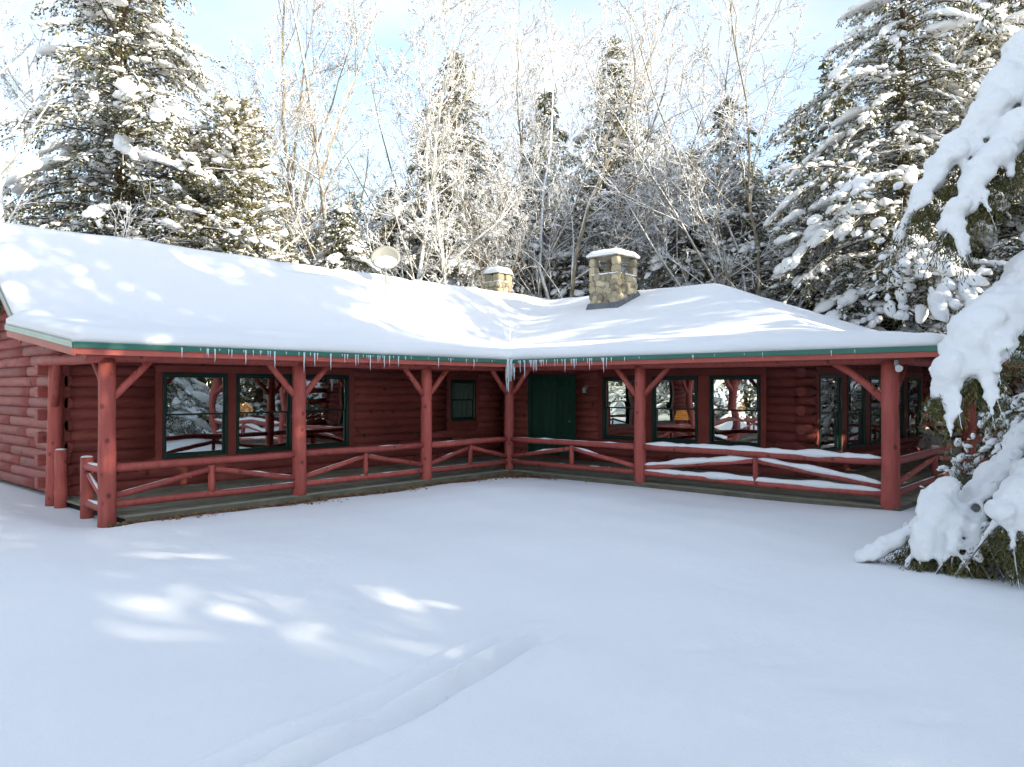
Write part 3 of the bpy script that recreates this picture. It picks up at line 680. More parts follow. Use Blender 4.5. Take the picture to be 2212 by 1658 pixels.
# ================================================================== FIXTURES
def sconce():
    p = wpt('R', 0.02, 0.07, 1.98); mb = MB(); mb.box(p[0] - 0.05, p[0] + 0.05, 3.04, 3.08, 1.86, 2.06)
    o = mb.build('wall_light', M['grey'], cabin); MB().tube([(p[0], 2.97, 1.86), (p[0], 2.97, 1.97), (p[0], 2.97, 2.01)], [0.05, 0.055, 0.03], 12).build('lamp_glass', M['white'], o, smooth=True)
sconce()
for (x, y) in ((-1.2, -5.1), (-1.3, -1.55), (2.4, 1.2), (5.35, 1.3), (7.4, 1.2)):
    z = ZE + 0.13 * (0.4 - x) - 0.085 if x < 0 else ZE + 0.13 * (y + 0.4) - 0.085
    o = bevel(MB().box(x - 0.16, x + 0.16, y - 0.06, y + 0.06, z - 0.06, z).build('ceiling_light', M['white'], cabin), 0.015, 2)
fl = MB(); fl.box(8.47, 8.53, -0.20, -0.12, 2.36, 2.44); fo = fl.build('floodlight', M['grey'], cabin)
mb = MB(); mb.tube([(8.50, -0.17, 2.36), (8.56, -0.26, 2.30)], [0.025, 0.06], 12); mb.build('lamp_head', M['white'], fo, smooth=True)
# satellite dish on the roof of the left wing
dish = thing('satellite_dish', 'cream satellite dish half full of snow on the roof ridge', 'satellite dish', (-4.75, 0.10, 4.72))
dl = Vector((-4.75, 0.10, 4.72))
MB().tube([(0, 0, -0.12), (0, 0, 0.55), (0.02, -0.03, 0.68)], [0.028] * 3, 8).build('mast', M['grey'], dish, smooth=True)
for q in ((0.26, 0.30), (0.28, -0.28), (-0.15, 0.36)):
    MB().tube([(0, 0, 0.34), (q[0], q[1], -0.30 if q[0] > 0 else -.1)], [0.014, 0.014], 6).build('strut', M['grey'], dish, smooth=True)
def dish_mesh():
    nrm = Vector((0.62, -0.66, 0.36)).normalized(); a = nrm.cross(Vector((0, 0, 1))).normalized(); b_ = a.cross(nrm).normalized()
    V = []; F = []; nr, na = 6, 28; c0 = Vector((0.04, -0.05, 0.92))
    for side in (0, 1):
        for i in range(nr + 1):
            r = 0.40 * i / nr
            for j in range(na):
                t = 2 * math.pi * j / na; h = r * r * 0.55 - 0.09 - side * 0.012
                V.append(c0 + a * (r * 1.05 * math.cos(t)) + b_ * (r * 0.95 * math.sin(t)) + nrm * h)
    st = (nr + 1) * na
    for side in (0, 1):
        for i in range(nr):
            for j in range(na):
                q = [side * st + i * na + j, side * st + i * na + (j + 1) % na, side * st + (i + 1) * na + (j + 1) % na, side * st + (i + 1) * na + j]
                F.append(tuple(q if side == 0 else q[::-1]))
    for j in range(na): F.append((nr * na + j, nr * na + (j + 1) % na, st + nr * na + (j + 1) % na, st + nr * na + j))
    return V, F, c0, a, b_, nrm
V, F, c0, a, b_, nrm = dish_mesh(); MB().add(V, F).build('reflector', M['dish'], dish, smooth=True)
arm_end = c0 + nrm * 0.42 - b_ * 0.16
MB().tube([c0 - b_ * 0.36, c0 - b_ * 0.34 + nrm * 0.18, arm_end], [0.014] * 3, 8).build('feed_arm', M['grey'], dish, smooth=True)
MB().tube([arm_end, arm_end - nrm * 0.09 + b_ * 0.03], [0.035, 0.028], 10).build('receiver', M['dish'], dish, smooth=True)
Vs = []
for p in ICO_V: # snow slumped in the lower half
    q = c0 + a * (p[0] * 0.34) + b_ * (-0.14 + p[1] * 0.21) + nrm * (-0.02 + p[2] * (0.09 if p[2] > 0 else 0.05)); Vs.append(q)
link('snow', np_mesh('snow', [tuple(v) for v in Vs], [ICO_F], M['snow'], smooth=True), dish)

# ================================================================== CHIMNEYS
def stone_mesh(w, h, d, rr):
    """irregular face stone, local x width, z height, y outwards"""
    k = [(-.5, -.28), (-.3, -.5), (.3, -.5), (.5, -.28), (.5, .28), (.3, .5), (-.3, .5), (-.5, .28)]
    o = [(x * w * rr.uniform(.88, 1.02), z * h * rr.uniform(.88, 1.02)) for x, z in k]
    V = [(x, 0, z) for x, z in o] + [(x * .96, -d * .65, z * .96) for x, z in o] + [(x * .62 + rr.uniform(-.01, .01), -d * rr.uniform(.85, 1.1), z * .62) for x, z in o]
    F = [(i, (i + 1) % 8, 8 + (i + 1) % 8, 8 + i) for i in range(8)] + [(8 + i, 8 + (i + 1) % 8, 16 + (i + 1) % 8, 16 + i) for i in range(8)] + [tuple(range(16, 24))]
    return MB().add(V, F).mesh('stone', M['stone'], True)
def chimney(x0, x1, y0, y1, z0, z1, ztop, rows, cols, seed, label, cap_over, pil):
    rr = random.Random(seed); ins = 0.03
    ch = MB().box(x0 + ins, x1 - ins, y0 + ins, y1 - ins, z0, z1 - 0.02).build('chimney', M['mortar'], cabin); ch['label'] = label
    lib = [stone_mesh(1, 1, 1, rr) for _ in range(7)]
    def face(ax, fixed, s0, s1, za, zb, nr, nc, ang):
        hh = (zb - za) / nr
        for r in range(nr):
            ws = [rr.uniform(0.6, 1.5) for _ in range(max(1, nc + rr.choice((-1, 0, 0, 1))))]; tot = sum(ws); s = s0
            for w in ws:
                w = w / tot * (s1 - s0); o = link('stone', rr.choice(lib), ch)
                c = s + w / 2; zc = za + (r + .5) * hh + rr.uniform(-.3, .3) * hh
                o.location = (c, fixed, zc) if ax == 'x' else (fixed, c, zc)
                o.rotation_euler = (0, rr.uniform(-.45, .45), ang); o.scale = (w * rr.uniform(.85, 1.15), rr.uniform(.04, .085), hh * rr.uniform(.85, 1.3)); s += w
    for (za, zb, sub) in ((z0, z1, False),):
        face('x', y0 + ins, x0, x1, za, zb, rows, cols, 0); face('y', x1 - ins, y0, y1, za, zb, rows, cols, math.pi / 2)
        face('x', y1 - ins, x0, x1, za, zb, rows, cols, math.pi); face('y', x0 + ins, y0, y1, za, zb, rows, cols, -math.pi / 2)
    for (cx, cy) in ((x0 + pil, y0 + pil), (x1 - pil, y0 + pil), (x1 - pil, y1 - pil), (x0 + pil, y1 - pil)):
        p = MB().box(cx - pil + .02, cx + pil - .02, cy - pil + .02, cy + pil - .02, z1 - 0.02, ztop).build('pillar', M['mortar'], ch)
        n = 2 if ztop - z1 > .3 else 1; hh = (ztop - z1) / n
        for r in range(n):
            for (ang, dx, dy) in ((0, 0, -1), (math.pi / 2, 1, 0), (math.pi, 0, 1), (-math.pi / 2, -1, 0)):
                o = link('stone', rr.choice(lib), ch); o.location = (cx + dx * (pil - .022), cy + dy * (pil - .022), z1 + (r + .5) * hh); o.rotation_euler = (0, rr.uniform(-.1, .1), ang); o.scale = (pil * 2.0, .045, hh)
    co = cap_over; t = 0.075
    mb = MB(); xa, xb, ya, yb = x0 - co, x1 + co, y0 - co, y1 + co; xm, ym = (x0 + x1) / 2, (y0 + y1) / 2
    V = [(xa, ya, ztop + .02), (xb, ya, ztop + .02), (xb, yb, ztop + .02), (xa, yb, ztop + .02), (xa, ya, ztop + t), (xb, ya, ztop + t), (xb, yb, ztop + t), (xa, yb, ztop + t), (xm, ym, ztop + t + .10), (xm, ym, ztop + .10)]
    mb.add(V, [(0, 1, 5, 4), (1, 2, 6, 5), (2, 3, 7, 6), (3, 0, 4, 7), (4, 5, 8), (5, 6, 8), (6, 7, 8), (7, 4, 8), (1, 0, 9), (2, 1, 9), (3, 2, 9), (0, 3, 9)])
    mb.build('cap', M['concrete'], ch)
    # snow on the cap
    n = 10; V = []; F = []
    for i in range(n + 1):
        for j in range(n + 1):
            a_, b2 = i / n * 2 - 1, j / n * 2 - 1; e = max(abs(a_), abs(b2)); h = 0.08 + 0.10 * (1 - e ** 6) + 0.06 * (1 - e) + mnoise.noise((a_ * 2 + seed, b2 * 2, 1)) * .02
            V.append((xm + a_ * (xb - xa) / 2 * 1.02, ym + b2 * (yb - ya) / 2 * 1.02, ztop + t - 0.01 + (h if e < .999 else 0.03)))
    for i in range(n):
        for j in range(n): q = i * (n + 1) + j; F.append((q, q + n + 1, q + n + 2, q + 1))
    V2 = [(x, y, ztop + t - .03) for (x, y, z) in V]; m0 = len(V)
    edge = [i * (n + 1) for i in range(n + 1)] + [n * (n + 1) + j for j in range(1, n + 1)] + [i * (n + 1) + n for i in range(n - 1, -1, -1)] + [j for j in range(n - 1, 0, -1)]
    for p, q in zip(edge, edge[1:] + edge[:1]): F.append((p, p + m0, q + m0, q))
    MB().add(V + V2, F).build('snow', M['snow'], ch, smooth=True)
    # flue ring and snow on the shoulder
    fm = MB(); fm.tube([(xm, ym, z1 - .05), (xm, ym, z1 + 0.10)], [(x1 - x0) * .27] * 2, 4 if pil > .1 else 12); fm.build('flue', M['clay'], ch)
    sm = MB(); sm.box(x0 - .01, x1 + .01, y0 - .01, y1 + .01, z1 - .015, z1 + 0.03); bevel(sm.build('snow', M['snow'], ch), 0.025, 3)
    return ch
big = chimney(-1.90, -0.86, 5.85, 6.95, 3.9, 5.50, 6.02, 8, 5, 3, 'large stone chimney with open pillared top and snowy slab cap', 0.06, 0.105)
fsh = MB(); fsh.add([(-1.99, 5.74, 4.34), (-0.77, 5.74, 4.34), (-0.77, 7.05, 4.86), (-1.99, 7.05, 4.86), (-1.93, 5.80, 4.60), (-0.83, 5.80, 4.60), (-0.83, 7.00, 5.04), (-1.93, 7.00, 5.04)], [(0, 1, 5, 4), (1, 2, 6, 5), (2, 3, 7, 6), (3, 0, 4, 7), (4, 5, 6, 7)])
fsh.build('flashing', M['lead'], big)
small = chimney(-6.30, -5.62, 5.70, 6.38, 3.9, 5.68, 5.94, 9, 4, 11, 'small weathered stone chimney with two dark openings beyond the ridge', 0.02, 0.15)

# ================================================================== ICICLES
ice = [None] * 6
for i in range(6):
    mb = MB(); pts = []; rr_ = []
    for k in range(6): t = k / 5; pts.append((R.uniform(-.06, .06) * t * .5, R.uniform(-.06, .06) * t * .5, -t)); rr_.append(0.055 * (1 - t) ** 0.8 + 0.004)
    mb.tube(pts, rr_, 6); ice[i] = mb.mesh('icicle', M['ice'], True)
def icicle(x, y, ln, lab, grp):
    o = link('icicle', R.choice(ice), None, (x, y, ZE - 0.012), None, lab, 'icicle', grp); o.scale = (0.16 + ln * 0.35, 0.16 + ln * 0.35, ln); o.rotation_euler = (0, 0, R.uniform(0, 6))
LI = 'slender icicle hanging from the green eave of the left wing'; RI = 'slender icicle hanging from the green eave of the right wing'
for v in np.concatenate([np.random.RandomState(2).uniform(-8.2, -0.7, 52)]):
    c = 1.0 if (-7.6 < v < -3.2) else 0.6
    icicle(0.425, float(v), R.choice((0.04, 0.05, 0.06, 0.08, 0.10, 0.12, 0.16, 0.24)) * (0.8 + 0.5 * R.random()) * c, LI, 'icicles on the left eave')
for v, l in ((-6.95, .25), (-6.42, .30), (-5.85, .36), (-4.75, .22), (-2.66, .22), (-1.62, .22)): icicle(0.427, v, l, LI, 'icicles on the left eave')
for u in np.concatenate([np.random.RandomState(5).uniform(0.6, 3.3, 34), np.random.RandomState(6).uniform(3.3, 8.5, 9)]):
    c = 1.0 if u < 3.2 else 0.5
    icicle(float(u), -0.425, R.choice((0.06, 0.08, 0.10, 0.14, 0.18, 0.22)) * (0.8 + .5 * R.random()) * c, RI, 'icicles on the right eave')
for u, l in ((0.72, .30), (0.85, .42), (2.0, .30), (2.25, .24), (2.65, .26), (3.0, .32)): icicle(u, -0.427, l, RI, 'icicles on the right eave')
mb = MB(); rr = random.Random(4)
for i in range(26):
    x, y = 0.40 + rr.uniform(-.10, .10), -0.40 + rr.uniform(-.10, .10); ln = rr.uniform(0.18, 0.52) if i > 2 else rr.uniform(.68, .80); n = 7; r0 = rr.uniform(.025, .045)
    pts = [(x + rr.uniform(-.008, .008), y + rr.uniform(-.008, .008), ZE + 0.02 - ln * k / n) for k in range(n + 1)]
    mb.tube(pts, [r0 * (1 - 0.9 * k / n) * (1 + rr.uniform(-.2, .2)) + .003 for k in range(n + 1)], 7)
mb.build('icicle_cluster', M['ice'], None, smooth=True, label='thick frozen cluster of icicles at the inside corner of the eaves', cat='icicle')

# ================================================================== LAMPS, SMALL THINGS
def table_lamp(x, y, z, s, label, tall=False):
    t = thing('table_lamp', label, 'lamp', (x, y, z))
    MB().tube([(0, 0, 0), (0, 0, .02), (0, 0, .05), (0, 0, .16), (0, 0, .24), (0, 0, .34)], [.08 * s, .08 * s, .03 * s, .055 * s, .02 * s, .012], 12).build('base', M['clay'], t, smooth=True)
    a, b_ = (0.20 * s, 0.12 * s) if not tall else (0.15 * s, 0.05 * s); h = .24 * s if not tall else .34 * s
    MB().tube([(0, 0, .28), (0, 0, .28 + h)], [a, b_], 18, caps=False).build('lamp_shade', M['shade'], t, smooth=True)
table_lamp(-4.0, -4.55, 1.12, 1.0, 'orange lit table lamp behind the middle left-wing window')
table_lamp(2.35, 4.0, 0.90, 1.0, 'lit table lamp with scalloped orange shade in the right-wing middle window')
table_lamp(3.85, 4.2, 1.15, 0.9, 'narrow orange lit lamp behind the right-wing window by the log corner', True)
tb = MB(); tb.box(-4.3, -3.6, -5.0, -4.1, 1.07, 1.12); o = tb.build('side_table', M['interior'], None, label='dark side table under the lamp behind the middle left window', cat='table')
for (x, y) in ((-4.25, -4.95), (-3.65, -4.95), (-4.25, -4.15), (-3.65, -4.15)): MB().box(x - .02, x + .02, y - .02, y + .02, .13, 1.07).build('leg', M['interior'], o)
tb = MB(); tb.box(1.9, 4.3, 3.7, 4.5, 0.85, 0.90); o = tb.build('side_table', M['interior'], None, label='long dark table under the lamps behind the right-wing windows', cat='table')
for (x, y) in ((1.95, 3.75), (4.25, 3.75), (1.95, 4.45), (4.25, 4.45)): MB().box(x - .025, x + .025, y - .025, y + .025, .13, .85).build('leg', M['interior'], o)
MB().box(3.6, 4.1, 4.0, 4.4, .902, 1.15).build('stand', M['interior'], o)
# dead leaves and gravel along the drip line
def litter():
    rs_ = np.random.RandomState(3); N = 9500; P = []
    for i in range(N):
        if i < 5400: v = -9.0 + 9.0 * rs_.rand(); u = 0.17 + abs(rs_.normal(0, 0.20 + .08 * math.sin(v * 3))); 
        elif i < 7600: u = 0.15 + abs(rs_.normal(0, .6)); v = -0.22 - abs(rs_.normal(0, .13 + .1 * (u < 1)))
        else: r_ = abs(rs_.normal(0, .45)); a_ = -rs_.rand() * math.pi / 2; u = 0.16 + r_ * math.cos(a_); v = -0.16 + r_ * math.sin(a_)
        if i >= 5400 and (u < 0.14 and v > -.14): continue
        P.append((u, v))
    P = np.array(P); X = P[:, 0] * AX[0] + P[:, 1] * AY[0] - 0.066; Y = P[:, 0] * AX[1] + P[:, 1] * AY[1] + 17.8
    Z = np.maximum(ground_z(X, Y), -0.066) + rs_.uniform(.01, .045, len(P)); n = len(P); d = rs_.normal(0, 1, (n, 3)); d[:, 2] *= .35; d /= np.linalg.norm(d, axis=1)[:, None]
    up = rs_.normal(0, .45, (n, 3)) + [0, 0, 1]; s = np.cross(d, up); s /= np.linalg.norm(s, axis=1)[:, None]; l = rs_.uniform(.02, .085, n)[:, None]; c = np.stack([P[:, 0], P[:, 1], Z], -1)
    V = np.stack([c - d * l * .5, c + s * l * .3, c + d * l * .5, c - s * l * .3], 1).reshape(-1, 3)
    return np_mesh('leaf_litter', V, [np.arange(4 * n).reshape(-1, 4)], M['leaf'])
link('leaf_litter', litter(), kind='stuff', label='brown fallen leaves along the drip line in front of the porch', cat='leaves')
mb = MB(); mb.box(0.14, 0.40, -8.9, -0.14, -0.30, -0.066); mb.box(0.40, 2.6, -0.40, -0.14, -0.30, -0.067); mb.build('bare_soil', M['soil'], None, kind='structure')
# dry grass nest on the log tails, twig standing out of the roof snow
rr = random.Random(9)
def tuft(name, c, n, ln, r, mat, label, cat, dirf):
    mb = MB(); c = Vector(c)
    for i in range(n):
        d = dirf(); a_ = c + Vector((rr.uniform(-1, 1), rr.uniform(-1, 1), rr.uniform(-1, 1))) * r; l = ln * rr.uniform(.5, 1.1)
        mb.tube([a_, a_ + d * l * .5 + Vector((0, 0, .02)), a_ + d * l], [.0035, .003, .001], 3, caps=False)
    return mb.build(name, mat, None, label=label, cat=cat)
tuft('dry_grass_tuft', (WL - 0.18, WG - 0.30, 1.16), 90, 0.16, 0.06, M['straw'], 'tuft of dry straw caught on the log ends of the left wing', 'grass tuft', lambda: Vector((rr.uniform(-1, 1), rr.uniform(-1, .2), rr.uniform(-.9, .5))).normalized())
mb = MB(); mb.tube([(0, 0, -.1), (0.01, 0, .2), (0, .01, .5), (0.01, .0, .85)], [.009, .008, .006, .003], 5)
for i in range(8):
    z = .12 + i * .06; a_ = rr.uniform(0, 6.3); l = rr.uniform(.14, .26); mb.tube([(0, 0, z), (math.cos(a_) * l * .6, math.sin(a_) * l * .6, z + .08), (math.cos(a_) * l, math.sin(a_) * l, z + .2)], [.005, .004, .002], 4)
mb.build('bare_twig', M['twig'], None, loc=(-1.55, 1.75, 3.02), label='bare forked twig standing in the roof snow above the corner', cat='twig')

# ================================================================== TREES
def spray_mesh(P, D, Ln, Wd, rs):
    n = len(P); up = rs.normal(0, 0.55, (n, 3)) + np.array([0, 0, 1.0]); s = np.cross(D, up); s /= np.linalg.norm(s, axis=1)[:, None] + 1e-9
    l = Ln[:, None]; w = Wd[:, None]
    V = np.stack([P, P + D * l * .45 + s * w, P + D * l, P + D * l * .45 - s * w], 1).reshape(-1, 3)
    return V, np.arange(4 * n).reshape(-1, 4)
def blobs(C, A, sc, rs, tv=ICO_V, tf=ICO_F, rough=0.16, flat=0.45):
    """C centres (n,3), A unit axis (n,3), sc (n,3): along, across, vertical"""
    n = len(C); A = A.copy(); side = np.cross(A, np.array([0, 0, 1.0])); nl = np.linalg.norm(side, axis=1)[:, None]; side = np.where(nl > 1e-3, side / (nl + 1e-9), np.array([1.0, 0, 0])); up = np.cross(side, A)
    T = np.repeat(tv[None], n, 0)
    if rough > 0:
        k1 = rs.normal(0, 1.6, (n, 3)); k2 = rs.normal(0, 3.0, (n, 3)); ph = rs.uniform(0, 6.3, (n, 2))
        r = 1 + rough * np.sin(np.einsum('nvk,nk->nv', T, k1) + ph[:, :1]) + rough * .7 * np.sin(np.einsum('nvk,nk->nv', T, k2) + ph[:, 1:])
        T = T * r[..., None]
    T = T.copy(); T[..., 2] = np.where(T[..., 2] < 0, T[..., 2] * flat, T[..., 2])
    V = C[:, None, :] + T[..., 0:1] * sc[:, None, 0:1] * A[:, None] + T[..., 1:2] * sc[:, None, 1:2] * side[:, None] + T[..., 2:3] * sc[:, None, 2:3] * up[:, None]
    F = (tf[None] + (np.arange(n) * len(tv))[:, None, None]).reshape(-1, 3)
    return V.reshape(-1, 3), F
def tubes(polys, sides):
    """polys: list of (pts (k,3), radii (k)); all joined, no caps"""
    V = []; F = []; b = 0; ang = np.arange(sides) * 2 * np.pi / sides; ca, sa = np.cos(ang), np.sin(ang)
    for pts, rad in polys:
        k = len(pts); d = np.gradient(pts, axis=0); d /= np.linalg.norm(d, axis=1)[:, None] + 1e-9
        ref = np.array([0, 0, 1.0]) if abs(d[0, 2]) < .9 else np.array([1.0, 0, 0]); a = ref - d * (d @ ref)[:, None]; a /= np.linalg.norm(a, axis=1)[:, None] + 1e-9; c = np.cross(d, a)
        V.append((pts[:, None] + rad[:, None, None] * (ca[None, :, None] * a[:, None] + sa[None, :, None] * c[:, None])).reshape(-1, 3))
        i = np.arange(k - 1)[:, None] * sides; j = np.arange(sides)[None]; j2 = (j + 1) % sides
        F.append(np.stack([i + j, i + j2, i + sides + j2, i + sides + j], -1).reshape(-1, 4) + b); b += k * sides
    return np.concatenate(V), np.concatenate(F)
def conifer(seed, Ht, Rb, nb, leaf=0.13, lw=0.026, droop=0.35, up=0.12, snow=1.0, mat='needle', shape=0.8, zlow=0.04, dens=1.0, sector=None, big=1.0, twd=1.0, bits=0.5, irregular=0.3, joined=False):
    """returns dict of meshes trunk / foliage / snow"""
    rs = np.random.RandomState(seed); P = []; D = []; Ls = []; woods = []; SC = []; SA = []; SS = []
    kz = np.linspace(0, Ht, 12); wob = np.cumsum(rs.normal(0, .03, (12, 2)), 0)
    trunk = np.stack([wob[:, 0], wob[:, 1], kz], -1); trad = (0.017 * Ht) * (1 - kz / Ht) ** 0.8 + 0.015
    for b in range(nb):
        h = zlow + (0.985 - zlow) * ((b + rs.rand()) / nb) ** 0.92
        z = h * Ht; az = b * 2.399963 + rs.normal(0, .35)
        if sector is not None and abs((az - sector[0] + math.pi) % (2 * math.pi) - math.pi) < sector[1] and z < sector[2]: continue
        lob = 1 + irregular * math.sin(az * 2 + seed + h * 7)
        Lb = (Rb * (1 - h) ** shape * rs.uniform(.55, 1.18) * lob + 0.18)
        o = np.array([np.interp(z, kz, trunk[:, 0]), np.interp(z, kz, trunk[:, 1]), z]); dh = np.array([math.cos(az), math.sin(az), 0])
        nt_ = 7; t = np.linspace(0, 1, nt_); dr = droop * rs.uniform(.45, 1.5)
        u_ = up + 0.5 * max(0, h - .7)
        cur = o + dh * (Lb * t)[:, None] + np.array([0, 0, 1.0]) * ((u_ * t - dr * t ** 2) * Lb)[:, None]
        woods.append((cur, np.linspace(0.010 + 0.012 * Lb, 0.004, nt_)))
        nsb = int((5 + 7.5 * Lb) * twd)
        sd = np.array([-dh[1], dh[0], 0])
        for s in range(nsb + 1):
            ts = rs.uniform(.04, 1.0) if s < nsb else 0.96
            q = np.array([np.interp(ts, t, cur[:, k]) for k in range(3)]); tang = cur[min(nt_ - 1, int(ts * (nt_ - 1)) + 1)] - cur[int(ts * (nt_ - 1) * .999)]; tang = tang / (np.linalg.norm(tang) + 1e-9)
            sgn = 1 if s % 2 else -1; a_ = rs.uniform(.5, 1.15) if s < nsb else 0
            dd = tang * math.cos(a_) + sd * sgn * math.sin(a_) + np.array([0, 0, -rs.uniform(-.05, .65)]); dd /= np.linalg.norm(dd)
            lt = (0.22 + .40 * Lb * (1 - ts * .75)) * rs.uniform(.55, 1.1); lt = min(lt, 1.1)
            nl = max(4, int(lt / 0.021 * dens)); tt = rs.uniform(0.05, 1, nl)
            pp = q + dd * (lt * tt)[:, None] + np.array([0, 0, -1.0]) * (.16 * lt * tt ** 2)[:, None] + rs.normal(0, .055, (nl, 3))
            ld = dd + rs.normal(0, .55, (nl, 3)) + np.array([0, 0, -.25]); ld /= np.linalg.norm(ld, axis=1)[:, None]
            P.append(pp); D.append(ld); Ls.append(np.full(nl, leaf) * rs.uniform(.6, 1.25, nl))
            # a snow pad on the twig
            if rs.rand() < 0.46 * snow:
                m_ = rs.uniform(.35, .9); SC.append(q + dd * lt * m_ + [0, 0, .035 - .1 * lt * m_ * m_]); SA.append(dd); r_ = rs.uniform(.04, .115) * (0.6 + .4 * min(Lb, 3) / 2); SS.append([r_ * rs.uniform(1.1, 2.3), r_ * rs.uniform(.6, 1.0), r_ * rs.uniform(.45, .75)])
        ni = 3 if joined else 12; q = o + dh * (rs.uniform(.05, .35, ni) * min(Lb, 2.2))[:, None] + rs.normal(0, .10, (ni, 3)); ld = dh + rs.normal(0, .7, (ni, 3)) + np.array([0, 0, -.3])
        P.append(q); D.append(ld / np.linalg.norm(ld, axis=1)[:, None]); Ls.append(np.full(ni, leaf) * rs.uniform(.9, 1.5, ni))
        # heavier pads along the limb toward the tip
        npad = int((1.2 + 2.2 * Lb) * big * snow * rs.uniform(.3, 1.5)); load = rs.rand() ** 1.5
        for s in range(npad):
            ts = rs.uniform(.35, 1.0); q = np.array([np.interp(ts, t, cur[:, k]) for k in range(3)]); i = min(nt_ - 2, int(ts * (nt_ - 1))); tg = cur[i + 1] - cur[i]; tg /= np.linalg.norm(tg)
            r_ = rs.uniform(.07, .155) * (0.65 + .35 * min(Lb, 3.5)) * (0.45 + load); SC.append(q + sd * rs.normal(0, .16 * Lb * .5) + [0, 0, .05]); SA.append(tg); SS.append([r_ * rs.uniform(1.0, 1.9), r_ * rs.uniform(.75, 1.15), r_ * rs.uniform(.5, .85)])
    P = np.concatenate(P); D = np.concatenate(D); Ls = np.concatenate(Ls)
    V, F = spray_mesh(P, D, Ls, Ls * lw / leaf * rs.uniform(.8, 1.7, len(Ls)), rs)
    fol = np_mesh('foliage', V, [F], M[mat])
    SC = np.array(SC); SA = np.array(SA); SS = np.array(SS)
    sm_ = SS[:, 1] < (9 if joined else 0.19)
    va, fa = blobs(SC[~sm_], SA[~sm_], SS[~sm_], rs, rough=0.2) if (~sm_).any() else (np.zeros((0, 3)), np.zeros((0, 3), int)); vb_, fb_ = blobs(SC[sm_], SA[sm_], SS[sm_], rs, ICO1_V, ICO1_F, rough=0.2)
    v1 = np.concatenate([va, vb_]); f1 = np.concatenate([fa, fb_ + len(va)])
    k = rs.rand(len(P)) < 0.80 * bits * snow; n_k = k.sum()
    v3, f3 = spray_mesh(P[k] + [0, 0, .022], D[k] * [1, 1, .6], Ls[k] * 0.95, Ls[k] * lw / leaf * rs.uniform(.9, 2.0, n_k), rs)
    k = rs.rand(len(P)) < 0.13 * bits * snow; c = P[k] + D[k] * (Ls[k] * .5)[:, None] + [0, 0, .02]; r_ = rs.uniform(.022, .048, k.sum())
    v2, f2 = blobs(c, D[k], np.stack([r_ * 1.5, r_ * .85, r_ * .6], -1), rs, PYR_V, PYR_F, 0, 1)
    sn = np_mesh('snow', np.concatenate([v1, v2, v3]), [f1, f2 + len(v1), f3 + len(v1) + len(v2)], M['snow_tree'], smooth=True)
    vt, ft = tubes([(trunk, trad)], 9); vb, fb = tubes(woods, 3 if joined else 4)
    tr = np_mesh('trunk', np.concatenate([vt, vb]), [ft, fb + len(vt)], M['darkbark'], smooth=True)
    if joined:
        nf = [len(vt), len(vb), len(V), len(v1), len(v2)]; of = np.cumsum([0] + nf)
        faces = [ft, fb + of[1], F + of[2], f1 + of[3], f2 + of[4], f3 + of[5]]; mi = np.concatenate([np.full(len(f), m_) for f, m_ in zip(faces, (0, 0, 1, 2, 2, 2))])
        for m_ in (fol, sn, tr): bpy.data.meshes.remove(m_)
        return dict(whole=np_mesh('conifer', np.concatenate([vt, vb, V, v1, v2, v3]), faces, [M['darkbark'], M[mat], M['snow_tree']], mi, smooth=False))
    return dict(trunk=tr, foliage=fol, snow=sn)
